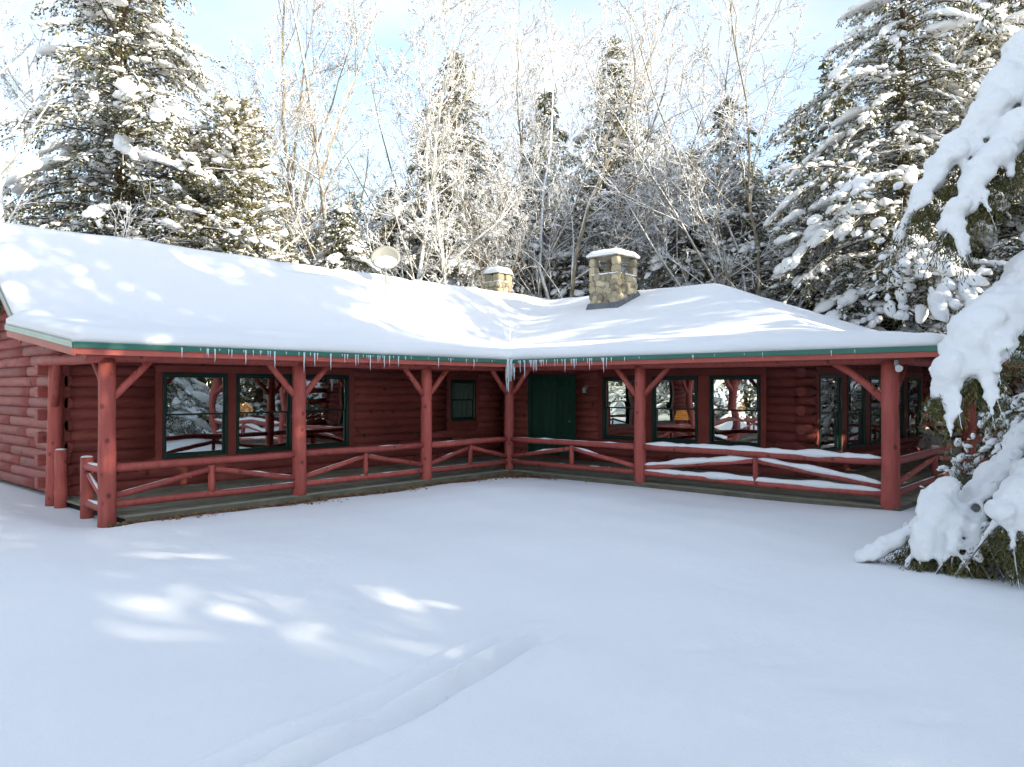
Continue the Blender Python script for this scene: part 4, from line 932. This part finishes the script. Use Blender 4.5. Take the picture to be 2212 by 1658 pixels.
def bare(seed, stems, gen=5, Lf=0.62, nch=(5, 6, 6), spread=(0.55, 0.6, 0.65), twig=0.011, upb=0.25, mat='bark', tips=0.5, kink=0.10, trunkfree=0.35, arch=0.0):
    """bare frosted hardwood. stems: list of (base xyz, dir xyz, length, radius)"""
    rs = np.random.RandomState(seed); lev = {0: [], 1: [], 2: [], 3: []}; tip = []
    def grow(p, d, L_, r, g, sub):
        n = (9, 7, 5, 4, 3)[min(g, 4)]; pts = [p]; dd = np.array(d, float)
        for i in range(n - 1):
            dd = dd + rs.normal(0, kink * (1 + .5 * g), 3) + np.array([0, 0, upb * (0.10 if g == 0 else .22) - arch * (i / n) * (1 if g else .6)]); dd /= np.linalg.norm(dd); pts.append(pts[-1] + dd * L_ / (n - 1))
        pts = np.array(pts); r1 = max(twig * .8, r * (0.28 if g < 2 else .5)); lev[min(g, 3)].append((pts, np.linspace(r, r1, n)))
        if g >= gen - 1: tip.append(pts[-1]); return
        nc = nch[min(g, len(nch) - 1)]; nc = int(nc * rs.uniform(.8, 1.25) + .5)
        for k in range(nc):
            t = rs.uniform(trunkfree if g == 0 else .18, .98) if k else 0.97; i = min(n - 2, int(t * (n - 1))); fr = t * (n - 1) - i; q = pts[i] * (1 - fr) + pts[i + 1] * fr; ax = pts[i + 1] - pts[i]; ax /= np.linalg.norm(ax)
            rv = rs.normal(0, 1, 3); rv -= ax * rv.dot(ax); rv /= np.linalg.norm(rv); a_ = spread[min(g, len(spread) - 1)] * rs.uniform(.6, 1.35)
            nd = ax * math.cos(a_) + rv * math.sin(a_); grow(q, nd, L_ * Lf * (1.15 - .55 * t) * rs.uniform(.7, 1.2), max(twig, (r + (r1 - r) * t) * rs.uniform(.45, .62)), g + 1, sub)
    for (b, d, L_, r) in stems:
        d = np.array(d, float); d /= np.linalg.norm(d)
        if not hasattr(b, '__len__'):       # springs from the first stem at fraction b
            q = lev[0][0][0]; x = b * (len(q) - 1); b = np.array([np.interp(x, range(len(q)), q[:, k]) for k in range(3)])
        grow(np.array(b, float), d, L_, r, 0, 0)
    Vs = []; Fs = []; off = 0
    for g, sd in ((0, 8), (1, 5)):
        if lev[g]: v, f = tubes(lev[g], sd); Vs.append(v); Fs.append(f + off); off += len(v)
    tr = np_mesh('trunk', np.concatenate(Vs), Fs, M[mat], smooth=True)
    v, f = tubes(lev[2] + lev[3], 3); tips_ = np.array(tip); k = rs.rand(len(tips_)) < tips
    c = tips_[k]; r_ = rs.uniform(.018, .045, len(c)); A = rs.normal(0, 1, c.shape); A[:, 2] *= .4; A /= np.linalg.norm(A, axis=1)[:, None]
    v2, f2 = blobs(c, A, np.stack([r_ * 1.7, r_ * .9, r_ * .8], -1), rs, PYR_V, PYR_F, 0, 1)
    cr = np_mesh('crown', v, [f], M['twig'], smooth=True); sn = np_mesh('snow', v2, [f2], M['snow_tree'], smooth=True)
    return dict(trunk=tr, crown=cr, snow=sn)
def place(kind, name, X, Y, label, cat, scale=1.0, rot=0.0, group=None, z=-0.1, sz=None, lean=None):
    u, v = c2h(X, Y)
    if 'whole' in kind:
        t = link(name, kind['whole'], None, (u, v, z), None, label, cat, group); t.rotation_euler = (0, 0, rot); t.scale = (scale, scale, scale * (sz or 1)); return t
    t = thing(name, label, cat, (u, v, z), group); t.rotation_euler = (lean[0] if lean else 0, lean[1] if lean else 0, rot); t.scale = (scale, scale, scale * (sz or 1))
    for nm, me in kind.items(): link(nm, me, t, kind=None if nm == 'trunk' else 'stuff')
    return t

RC = math.atan2(AY[0], AX[0])         # turns local x to the photographer's right
K = {}
K['spruce'] = conifer(11, 20.5, 5.9, 310, 0.13, 0.022, 0.50, 0.26, 1.0, 'needle2', 0.70, 0.03, 0.42, big=0.7, twd=0.56, irregular=0.42)
K['cedar'] = conifer(12, 11.5, 2.4, 260, 0.12, 0.026, 0.10, 0.40, 1.15, 'needle3', 0.55, 0.02, 0.70, big=1.5, twd=0.78, irregular=0.12, bits=0.6)
K['hemlock'] = conifer(13, 17.5, 4.2, 240, 0.13, 0.022, 0.42, 0.10, 1.0, 'needle', 0.75, 0.03, 0.52, big=1.0, twd=0.65)
K['broad'] = conifer(14, 12.0, 4.4, 200, 0.13, 0.022, 0.40, 0.16, 1.0, 'needle', 0.62, 0.03, 0.52, big=1.1, twd=0.7, irregular=0.25)
K['heavy'] = conifer(15, 18.5, 5.6, 220, 0.13, 0.022, 0.62, 0.26, 1.1, 'needle', 0.66, 0.03, 0.46, big=2.0, twd=0.58, irregular=0.45)
K['small'] = conifer(16, 8.5, 2.5, 130, 0.12, 0.022, 0.40, 0.12, 1.1, 'needle', 0.7, 0.02, 0.66, big=2.6, twd=0.78)
# simpler trees for the far wood and for those outside the frame
K['far_tall'] = conifer(51, 18.0, 4.6, 130, 0.30, 0.055, 0.38, 0.12, 1.0, 'needle2', 0.78, 0.03, 0.16, big=1.2, twd=0.55, joined=True)
K['far_broad'] = conifer(52, 12.0, 4.4, 110, 0.28, 0.052, 0.40, 0.16, 1.0, 'needle', 0.62, 0.03, 0.18, big=1.2, twd=0.6, irregular=0.25, joined=True)
K['far_heavy'] = conifer(53, 17.7, 4.9, 120, 0.30, 0.055, 0.46, 0.14, 1.1, 'needle', 0.70, 0.03, 0.16, big=2.2, twd=0.55, irregular=0.35, joined=True)
LOD = {'hemlock': 'far_tall', 'spruce': 'far_tall', 'broad': 'far_broad', 'heavy': 'far_heavy'}
# --- conifers behind the cabin
def con(kind, X, Y, s, rot, label, sz=None, name='conifer_tree', group=None, z=-0.1): return place(K[kind], name, X, Y, label, 'tree', s, rot, group, z, sz)
con('spruce', -12.9, 25.0, 1.0, 0.3, 'tallest snowy spruce, left of the frame behind the roof beside the pale birch')
con('cedar', -9.1, 24.5, 1.0, 1.0, 'taller of the two yellow-green conical cedars behind the left roof', name='cedar_tree')
con('cedar', -10.3, 24.2, 0.90, 2.6, 'shorter yellow-green conical cedar against the tall left spruce', name='cedar_tree')
con('small', -5.9, 26.6, 1.03, 0.5, 'small conifer heaped with snow just left of the satellite dish')
con('small', -7.4, 25.8, 0.80, 2.2, 'small snowy conifer at the foot of the two cedars')
con('small', -4.4, 27.6, 0.72, 4.0, 'low snowy conifer directly behind the satellite dish')
con('hemlock', -2.75, 34.0, 1.0, 0.0, 'tall conifer behind the small chimney with its tip in the bare branches')
con('hemlock', 5.3, 38.0, 1.15, 2.0, 'tall conifer rising behind the large chimney against blue sky')
con('broad', 0.6, 35.5, 1.0, 0.4, 'broad hemlock between the two stone chimneys')
con('broad', -2.4, 33.5, 0.82, 2.1, 'hemlock with hanging snow to the left of the small chimney')
con('broad', 3.4, 35.5, 0.92, 3.3, 'dark hemlock directly behind the large stone chimney')
con('broad', 7.9, 34.0, 1.08, 4.2, 'dark hemlock to the right of the large stone chimney')
con('broad', 10.0, 32.0, 0.95, 5.4, 'hemlock below the fan-shaped bare tree behind the roof peak')
con('broad', 12.0, 30.0, 0.80, 1.2, 'low dense hemlock behind the right end of the roof ridge')
con('heavy', 14.1, 27.0, 1.02, 0.2, 'large conifer with heavy snow loads and a visible trunk on the right')
con('heavy', 17.8, 28.5, 1.0, 2.4, 'tall snow-laden conifer at the right edge behind the leaning near boughs')
con('heavy', 20.5, 30.0, 1.1, 4.4, 'farthest right snowy conifer at the top corner of the frame')
con('small', 11.9, 26.2, 0.78, 1.1, 'low snow-heaped conifer rising just over the hip of the right roof')
con('small', 13.9, 25.6, 0.72, 2.9, 'low snow-heaped conifer over the right end of the eave')
con('small', 16.6, 25.2, 0.85, 4.1, 'low conifer beyond the far porch post on the right')
con('broad', 20.0, 24.5, 0.9, 0.9, 'hemlock beyond the porch railing at the right edge')
far = 'far snowy conifer filling the wood behind the cabin'
rf = random.Random(21)
for (X, Y, k, s) in ((-30, 42, 'hemlock', .9), (-24, 46, 'broad', 1.2), (-19, 40, 'hemlock', .7), (-14, 44, 'broad', 1.0), (-9, 43, 'hemlock', .75), (-6, 50, 'broad', .95), (-1, 47, 'hemlock', .95), (3, 50, 'broad', 1.3), (9, 46, 'hemlock', 1.0), (13, 42, 'broad', 1.25), (17, 44, 'hemlock', 1.05), (22, 40, 'broad', 1.3), (27, 42, 'hemlock', 1.1), (33, 44, 'hemlock', 1.1), (28, 33, 'broad', 1.1), (34, 36, 'broad', 1.2), (-18, 33, 'broad', .7), (-22, 34, 'broad', .8), (-11.5, 39, 'hemlock', .72), (-6.5, 40, 'broad', 1.05), (1.8, 42, 'hemlock', 1.05), (6.5, 43, 'broad', 1.45), (11, 38, 'hemlock', .95), (15.5, 36, 'hemlock', 1.0), (20, 36, 'hemlock', 1.05), (-8.6, 33.6, 'broad', .85), (-5.4, 34.5, 'broad', .95), (-13.6, 31, 'broad', .85), (-3.6, 38.5, 'hemlock', .95)):
    con(LOD[k], X, Y, s, rf.uniform(0, 6), far, group='far wood behind the cabin')
# --- trees beside and behind the photographer: they shade the yard and show in the windows
side = 'tall snowy conifer beyond the right edge of the frame, mirrored in the porch windows'
for (X, Y, k, s, sz) in ((16, -16, 'spruce', .95, 1), (17, -12, 'heavy', 1, 1), (15.5, -10.4, 'spruce', .9, 1), (17, -7.8, 'heavy', 1.0, 1), (16.5, -0.6, 'spruce', 1.25, 1), (18, 1, 'spruce', 1.4, 1), (19, 3.4, 'heavy', 1.2, 1), (18.5, 7, 'broad', .85, 1), (19, 11.0, 'broad', 1.05, 1.25), (19.5, 13.2, 'broad', 1.0, 1.1), (20.5, 16, 'broad', 1.1, 1.25), (22.5, 19.5, 'broad', .9, 1), (22, -14, 'heavy', 1.1, 1), (23, -11, 'spruce', 1.1, 1), (24.5, -5.8, 'heavy', .9, 1), (24.5, 0.5, 'spruce', 1.05, 1), (12.5, 0.6, 'broad', 1.0, 1.15), (22.5, 11.6, 'broad', .9, 1), (16.2, -4.3, 'broad', .66, 1)):
    con(LOD[k], X, Y, s, rf.uniform(0, 6), side, sz, group='trees right of the frame')
back = 'snowy conifer behind the photographer, seen only in window reflections'
for (X, Y, k, s) in ((-17, 1.5, 'hemlock', .9), (-21, 5.5, 'heavy', .9), (-15, -4, 'broad', 1.1), (-11, -12, 'heavy', .9), (-24, 10, 'spruce', .9), (-24, -2, 'spruce', 1.0)):
    con(LOD[k], X, Y, s, rf.uniform(0, 6), back, group='trees behind the photographer')
# --- bare hardwoods
def hw(kind, X, Y, label, s=1.0, rot=0.0, name='bare_tree', group=None, cat='tree'): return place(B[kind], name, X, Y, label, cat, s, RC + rot, group)
B = {}
B['birch'] = bare(31, [((0, 0, 0), (0.01, 0, 1), 16.5, 0.13)], 4, 0.26, (34, 10, 8), (0.9, 0.65, 0.6), 0.009, 0.30, 'birch', 0.25, 0.06, 0.2)
B['slender'] = bare(32, [((0, 0, 0), (-0.02, 0, 1), 12.0, 0.14), (0.82, (0.14, 0, 1), 10, 0.08), (0.76, (-0.16, .05, 1), 9, 0.065)], 5, 0.36, (17, 6, 5, 4), (0.75, 0.65, 0.65, .7), 0.009, 0.30, 'birch', 0.25, 0.06, 0.2)
B['forked'] = bare(33, [((0, 0, 0), (0.12, 0, 1), 7.5, 0.12), (0.88, (0.75, 0, .8), 4.2, 0.06), (0.9, (0.0, .1, 1), 5.5, 0.07)], 5, 0.45, (8, 6, 5, 4), (0.7, 0.65, 0.65, .7), 0.009, 0.25, 'birch', 0.25, 0.08, 0.3)
B['leaning'] = bare(34, [((0, 0, 0), (-0.42, 0, 1), 13.0, 0.18), (0.93, (-0.22, 0, 1), 9.5, 0.08), (0.74, (-.55, .1, .8), 7, 0.07), (0.84, (.2, -.1, 1), 7, 0.07)], 5, 0.42, (8, 6, 5, 4), (0.65, 0.6, 0.65, .7), 0.009, 0.18, 'bark', 0.25, 0.08, 0.3)
B['tallfork'] = bare(35, [((0, 0, 0), (-0.05, 0, 1), 12.5, 0.18), (0.97, (-0.10, 0, 1), 9, 0.07), (0.86, (0.14, 0, 1), 9, 0.08)], 5, 0.45, (8, 6, 5, 4), (0.7, 0.6, 0.65, .7), 0.009, 0.22, 'bark', 0.25, 0.06, 0.35)
B['spreading'] = bare(36, [((0, 0, 1.5), (-.32, 0, 1), 15, .10), ((0, 0, 1.2), (-.06, .12, 1), 17, .11), ((.1, 0, 1.5), (.22, -.1, 1), 17, .105), ((.2, 0, 1.2), (.5, 0, .95), 15, .10), ((.2, 0, 1.5), (.85, -.1, .8), 14, .09), ((.3, 0, 1.8), (1.0, -.15, .45), 12.5, .11), ((.3, 0, 1.5), (1.0, .2, .68), 13, .11), ((0, 0, 1.5), (-.7, -.1, .85), 11, .10), ((0, 0, 0), (0.05, 0, 1), 2.2, .26)], 5, 0.44, (11, 6, 5, 4), (0.55, 0.6, 0.65, .7), 0.0105, 0.14, 'bark', 0.25, 0.11, 0.15, arch=0.06)
B['fan'] = bare(37, [((0, 0, 2.0), (x, y, 1), 14.0 * l, .075) for (x, y, l) in ((-.85, 0, .8), (-.58, .1, .9), (-.36, -.1, 1), (-.16, .1, 1.05), (.02, -.1, 1.05), (.20, .1, 1.02), (.40, -.1, .98), (.60, .1, .9), (.88, 0, .75))] + [((0, 0, 0), (0, 0, 1), 2.4, .25)], 5, 0.38, (9, 6, 5, 3), (0.48, 0.55, 0.6, .7), 0.0105, 0.18, 'bark', 0.25, 0.10, 0.2, arch=0.05)
B['thicket'] = bare(38, [((rf.uniform(-.5, .5), rf.uniform(-.5, .5), 0), (rf.uniform(-.9, .9), rf.uniform(-.9, .9), 1), rf.uniform(3.0, 6.2), .03) for _ in range(14)], 3, 0.5, (11, 10), (0.6, 0.7), 0.008, 0.10, 'twig', 0.5, 0.12, 0.2)
hw('birch', -14.6, 22.0, 'pale slender birch at the left edge of the frame')
hw('slender', -3.75, 29.0, 'slender pale trunk rising right of the dish to the top of the frame')
hw('forked', -2.75, 28.9, 'short pale forked trunk left of the small chimney')
hw('leaning', -4.3, 32.5, 'bare tree with a thick limb leaning left above the cedars')
hw('tallfork', -6.3, 31.0, 'tall bare tree forking into two stems against the blue sky')
hw('spreading', 2.2, 33.2, 'huge frosted many-stemmed tree spreading behind the large chimney')
hw('fan', 10.0, 29.6, 'fan-shaped frosted bare tree above the peak of the right roof')
bk_ = ['bare forked tree rising just right of the taller cedar', 'faint bare tree leaning left behind the small snowy conifers', 'slender bare tree in the gap between the left spruce and the cedars', 'pale bare birch behind the left flank of the tall spruce',
       'fan-shaped bare tree around the conifer left of the small chimney', 'spreading bare tree far behind, right of the large chimney', 'fan-shaped bare tree close beside the heavy right conifer', 'small spreading bare tree above and left of the satellite dish',
       'tall forked bare tree far behind, between the two chimneys', 'short forked bare tree at the right foot of the cedars', 'fan-shaped bare tree straight behind the large chimney', 'spreading bare tree rising between the two chimneys',
       'huge spreading bare tree far behind the large chimney', 'fan-shaped bare tree behind the satellite dish']
for i, (X, Y, k, s, r) in enumerate(((-10.5, 33, 'tallfork', .85, 2), (-8.6, 36, 'leaning', .85, 1.2), (-13.5, 36, 'slender', .9, 3), (-17.5, 30, 'birch', .9, 1), (-3, 40, 'fan', 1.1, .6), (7.5, 40, 'spreading', .95, 2.5), (13, 36, 'leaning', 1.0, 2.6), (-7, 33.5, 'spreading', .6, 3.2), (0.5, 40, 'tallfork', 1.05, 4), (-9.5, 29.5, 'forked', 1.1, 1), (5.5, 36, 'fan', 1.0, 2), (0.3, 34.6, 'spreading', .85, .5), (4.2, 35.5, 'spreading', .95, -.3), (-5.2, 36, 'fan', .95, 3))):
    hw(k, X, Y, bk_[i], s, r, group='bare trees in the wood')
for (X, Y, s, r, lab) in ((-11.6, 21.8, 1.0, 0, 'bare reddish thicket at the foot of the tall left spruce'), (-13.6, 21.2, .9, 1.5, 'bare thicket beside the birch at the left edge'), (-6.0, 30.5, 1.15, 3, 'bare thicket behind the small conifers left of the dish'), (-.6, 33.2, 1.1, 4, 'bare thicket in front of the hemlocks by the small chimney'), (9.0, 30.8, 1.0, 5, 'bare thicket below the fan-shaped tree')):
    hw('thicket', X, Y, lab, s, r, name='bare_shrub', cat='shrub')

# --- the near conifer at the right edge, its boughs bent down under snow
NT = (7.6, 9.4); un, vn = c2h(*NT)
near = thing('conifer_tree', 'near conifer at the right edge with boughs bowed to the ground under thick snow', 'tree', (un, vn, -0.1))
nk = conifer(41, 10.5, 2.9, 110, 0.09, 0.014, 0.55, 0.05, 1.1, 'needle', 0.7, 0.03, 0.8, sector=(RC + math.pi + .15, 1.85, 7.6), big=2.0)
for nm, me in nk.items(): link(nm, me, near, kind=None if nm == 'trunk' else 'stuff')
BG = {
'A0': ([(7.03, 9.30, 6.70), (6.55, 9.20, 6.36), (6.09, 9.10, 5.95), (5.74, 9.00, 5.49)], .42, .26, 5),
'A1': ([(6.95, 9.20, 6.42), (6.14, 9.00, 5.68), (5.57, 8.90, 5.20), (5.13, 8.80, 4.73), (4.86, 8.75, 4.37), (4.68, 8.70, 4.11)], .44, .17, 7),
'A2': ([(6.65, 8.80, 5.63), (5.80, 8.50, 4.98), (5.41, 8.40, 4.61), (5.09, 8.30, 4.24), (4.86, 8.25, 3.92), (4.73, 8.20, 3.74)], .40, .16, 9),
'B': ([(6.50, 8.40, 3.91), (5.55, 8.00, 3.18), (5.09, 7.90, 2.87), (4.77, 7.85, 2.52), (4.57, 7.80, 2.18), (4.45, 7.80, 1.92)], .44, .20, 8),
'B2': ([(5.48, 7.90, 3.06), (5.17, 7.80, 2.66), (4.90, 7.75, 2.33), (4.72, 7.70, 2.18)], .34, .22, 4),
'C': ([(6.90, 8.90, 2.22), (6.05, 8.50, 1.66), (5.56, 8.40, 1.26), (5.13, 8.40, 0.80), (4.74, 8.50, 0.48), (4.38, 8.60, 0.24), (4.06, 8.70, 0.04)], .28, .17, 12),
'C2': ([(5.56, 8.30, 1.24), (5.24, 8.20, 0.90), (5.04, 8.10, 0.74)], .16, .10, 2),
'C3': ([(4.76, 8.35, 0.78), (4.53, 8.20, 0.47), (4.40, 8.10, 0.19)], .26, .15, 3),
'C4': ([(4.93, 8.20, 0.72), (4.71, 8.00, 0.46), (4.63, 7.90, 0.21)], .15, .09, 3),
'C5': ([(5.02, 8.10, 0.64), (4.87, 7.90, 0.38), (4.84, 7.80, 0.16)], .13, .06, 3),
'D': ([(5.97, 7.90, 1.41), (5.32, 7.60, 1.10), (5.02, 7.50, 0.88), (4.87, 7.45, 0.66)], .36, .16, 6),
'E': ([(5.68, 7.70, 0.80), (5.23, 7.60, 0.58), (4.95, 7.50, 0.37)], .12, .06, 4),
}
def make_boughs():
    rs = np.random.RandomState(77); C = []; A = []; Sc = []; P = []; D = []; Ls = []; wood = []; C2 = []; 
    tr = np.array([NT[0], NT[1]])
    for nm, (pts, w0, w1, nf) in BG.items():
        pts = np.array(pts); seg = np.concatenate([[0], np.cumsum(np.linalg.norm(np.diff(pts, axis=0), axis=1))]); Lt = seg[-1]
        f = lambda s: np.array([np.interp(s, seg, pts[:, k]) for k in range(3)])
        wd = pts.copy(); wd[:, 2] -= 0.10; wood.append((wd, np.linspace(.045, .012, len(wd))))
        if len(nm) == 1 or nm in ('A0', 'A1', 'A2'): st = np.array([[tr[0], tr[1], pts[0, 2] + .35], pts[0] - [0, 0, .1]]); wood.append((st, np.array([.06, .045])))
        for s in np.arange(0, Lt, .07):
            t = s / Lt; w = w0 + (w1 - w0) * t; g = f(min(s + .05, Lt)) - f(max(s - .05, 0)); g /= np.linalg.norm(g)
            ww = w * rs.uniform(.60, .98); C.append(f(s) + rs.normal(0, w * .16, 3)); A.append(g); Sc.append([ww * .85, ww * rs.uniform(.8, 1.1), ww * .62])
        for k in range(int(nf * 1.7)):          # drooping side fingers
            s = Lt * rs.uniform(.2, 1.0); q = f(s); t = s / Lt; w = (w0 + (w1 - w0) * t); g = f(min(s + .05, Lt)) - f(max(s - .05, 0)); g /= np.linalg.norm(g); sd = np.cross(g, [0, 0, 1.0]); sd /= np.linalg.norm(sd) + 1e-9
            sgn = 1 if k % 2 else -1; dd = g * rs.uniform(.3, .8) + sd * sgn * rs.uniform(.5, .9) + np.array([0, 0, -rs.uniform(.35, .8)]); dd /= np.linalg.norm(dd); ll = rs.uniform(.28, .70) * (.6 + w * 1.6); fw = []
            for i in range(8):
                u_ = i / 7; c = q + dd * ll * u_ + np.array([0, 0, -.22 * u_ * u_ * ll]); r_ = w * (.46 - .27 * u_) * rs.uniform(.8, 1.15)
                C.append(c); A.append(dd); Sc.append([r_, r_ * .9, r_ * .75]); fw.append(c - [0, 0, r_ * .5])
            fw.append(fw[-1] + dd * .12 - [0, 0, .05]); wood.append((np.array(fw), np.linspace(.014, .004, len(fw)))); C2.append((q, dd, ll, w))
        # foliage hanging below the snow
        n = int(3300 * Lt * (0.5 + w0)); s = rs.uniform(0, Lt, n); q = np.stack([np.interp(s, seg, pts[:, k]) for k in range(3)], -1); w = w0 + (w1 - w0) * s / Lt
        off = rs.uniform(-1, 1, (n, 3)) * (w * .75)[:, None]; off[:, 2] = -np.abs(rs.normal(0, 1, n)) * ((w * .6 + .08) if nm[0] != 'B' else (w * .35 + .05)) - w * .62
        P.append(q + off); dd = rs.normal(0, .55, (n, 3)) + [-.25, -.1, -.75]; D.append(dd / np.linalg.norm(dd, axis=1)[:, None]); Ls.append(rs.uniform(.03, .07, n))
    for (q, dd, ll, w) in C2:
        n = 170; u_ = rs.rand(n); c = q + dd * (ll * u_ * 1.25)[:, None] - np.array([0, 0, 1.0]) * (.22 * u_ ** 2 * ll + w * .42)[:, None] + rs.normal(0, .05, (n, 3)); d2 = dd + rs.normal(0, .5, (n, 3)) - [0, 0, .4]
        P.append(c); D.append(d2 / np.linalg.norm(d2, axis=1)[:, None]); Ls.append(rs.uniform(.03, .07, n))
    # dense dark interior below the lower boughs: twigs in a volume around (5.3, 8.2)
    n = 34000; c = np.stack([rs.uniform(4.75, 6.8, n), rs.uniform(7.7, 9.3, n), rs.uniform(0.02, 1.9, n)], -1); keep = ((c[:, 1] > 8.1) | (c[:, 2] < .55)) & (c[:, 2] < 0.42 + (c[:, 0] - 4.75) * 1.15) & (c[:, 0] > 4.75 + (c[:, 2] * .25)); c = c[keep]; n = len(c)
    cl = np.array([math.sin(p[0] * 7 + p[2] * 4) * math.sin(p[1] * 8 + p[2] * 6) for p in c]); c = c[cl > -.35]; n = len(c)
    d2 = rs.normal(0, .6, (n, 3)) + [-.3, -.15, -.6]; P.append(c); D.append(d2 / np.linalg.norm(d2, axis=1)[:, None]); Ls.append(rs.uniform(.04, .09, n))
    P = np.concatenate(P); D = np.concatenate(D); Ls = np.concatenate(Ls)
    Cn = np.array(C); Rn = np.array(Sc)[:, 1]; bad = np.zeros(len(P), bool)      # nothing grows out of the top of a snow load
    for i in range(len(Cn)):
        dz = P[:, 2] + .03 - Cn[i, 2]; dh = (P[:, 0] - Cn[i, 0]) ** 2 + (P[:, 1] - Cn[i, 1]) ** 2
        bad |= (dh < (Rn[i] * 1.12) ** 2) & (dz > -.25 * Rn[i]) & (dz < .45)
    P, D, Ls = P[~bad], D[~bad], Ls[~bad]
    # small twig snow on the interior
    k = rs.rand(n) < .10; bc = c[k] + [0, 0, .02]; r_ = rs.uniform(.02, .06, k.sum()); bA = d2[k] / np.linalg.norm(d2[k], axis=1)[:, None]
    toW = lambda Q: np.stack([(Q[:, 0] + .066) * AX[0] + (Q[:, 1] - 17.8) * AX[1] - un, (Q[:, 0] + .066) * AY[0] + (Q[:, 1] - 17.8) * AY[1] - vn, Q[:, 2] + 0.1], -1)
    rot = lambda Q: np.stack([Q[:, 0] * AX[0] + Q[:, 1] * AX[1], Q[:, 0] * AY[0] + Q[:, 1] * AY[1], Q[:, 2]], -1)
    V, F = spray_mesh(toW(P), rot(D), Ls, Ls * .12, rs); link('foliage', np_mesh('foliage', V, [F], M['needle']), near, kind='stuff')
    Vw, Fw = tubes([(toW(a), r) for a, r in wood], 6); link('bough', np_mesh('bough', Vw, [Fw], M['darkbark'], smooth=True), near)
    v, f_ = blobs(toW(np.array(C)), rot(np.array(A)), np.array(Sc), rs, rough=.10, flat=.8)
    v2, f2 = blobs(toW(bc), rot(bA), np.stack([r_ * 1.6, r_, r_ * .7], -1), rs, ICO1_V, ICO1_F, .15, .6)
    link('twig_snow', np_mesh('twig_snow', v2, [f2], M['snow_tree'], smooth=True), near, kind='stuff')
    me = np_mesh('bough_snow', v, [f_], M['snow_tree'], smooth=True); o = link('bough_snow', me, near)
    md = o.modifiers.new('r', 'REMESH'); md.mode = 'VOXEL'; md.voxel_size = 0.027; md.use_smooth_shade = True
    md = o.modifiers.new('s', 'SMOOTH'); md.factor = .5; md.iterations = 5
    tx = bpy.data.textures.new('bough_noise', 'CLOUDS'); tx.noise_scale = 0.22; tx.noise_depth = 3
    md = o.modifiers.new('d', 'DISPLACE'); md.texture = tx; md.strength = 0.06; md.mid_level = .5
    tx = bpy.data.textures.new('bough_grain', 'CLOUDS'); tx.noise_scale = 0.07; tx.noise_depth = 2
    md = o.modifiers.new('e', 'DISPLACE'); md.texture = tx; md.strength = 0.035; md.mid_level = .5
    dg = bpy.context.evaluated_depsgraph_get(); m2 = bpy.data.meshes.new_from_object(o.evaluated_get(dg)); o.modifiers.clear(); o.data = m2
    bpy.data.meshes.remove(me); m2.materials.clear(); m2.materials.append(M['snow_tree'])
make_boughs()
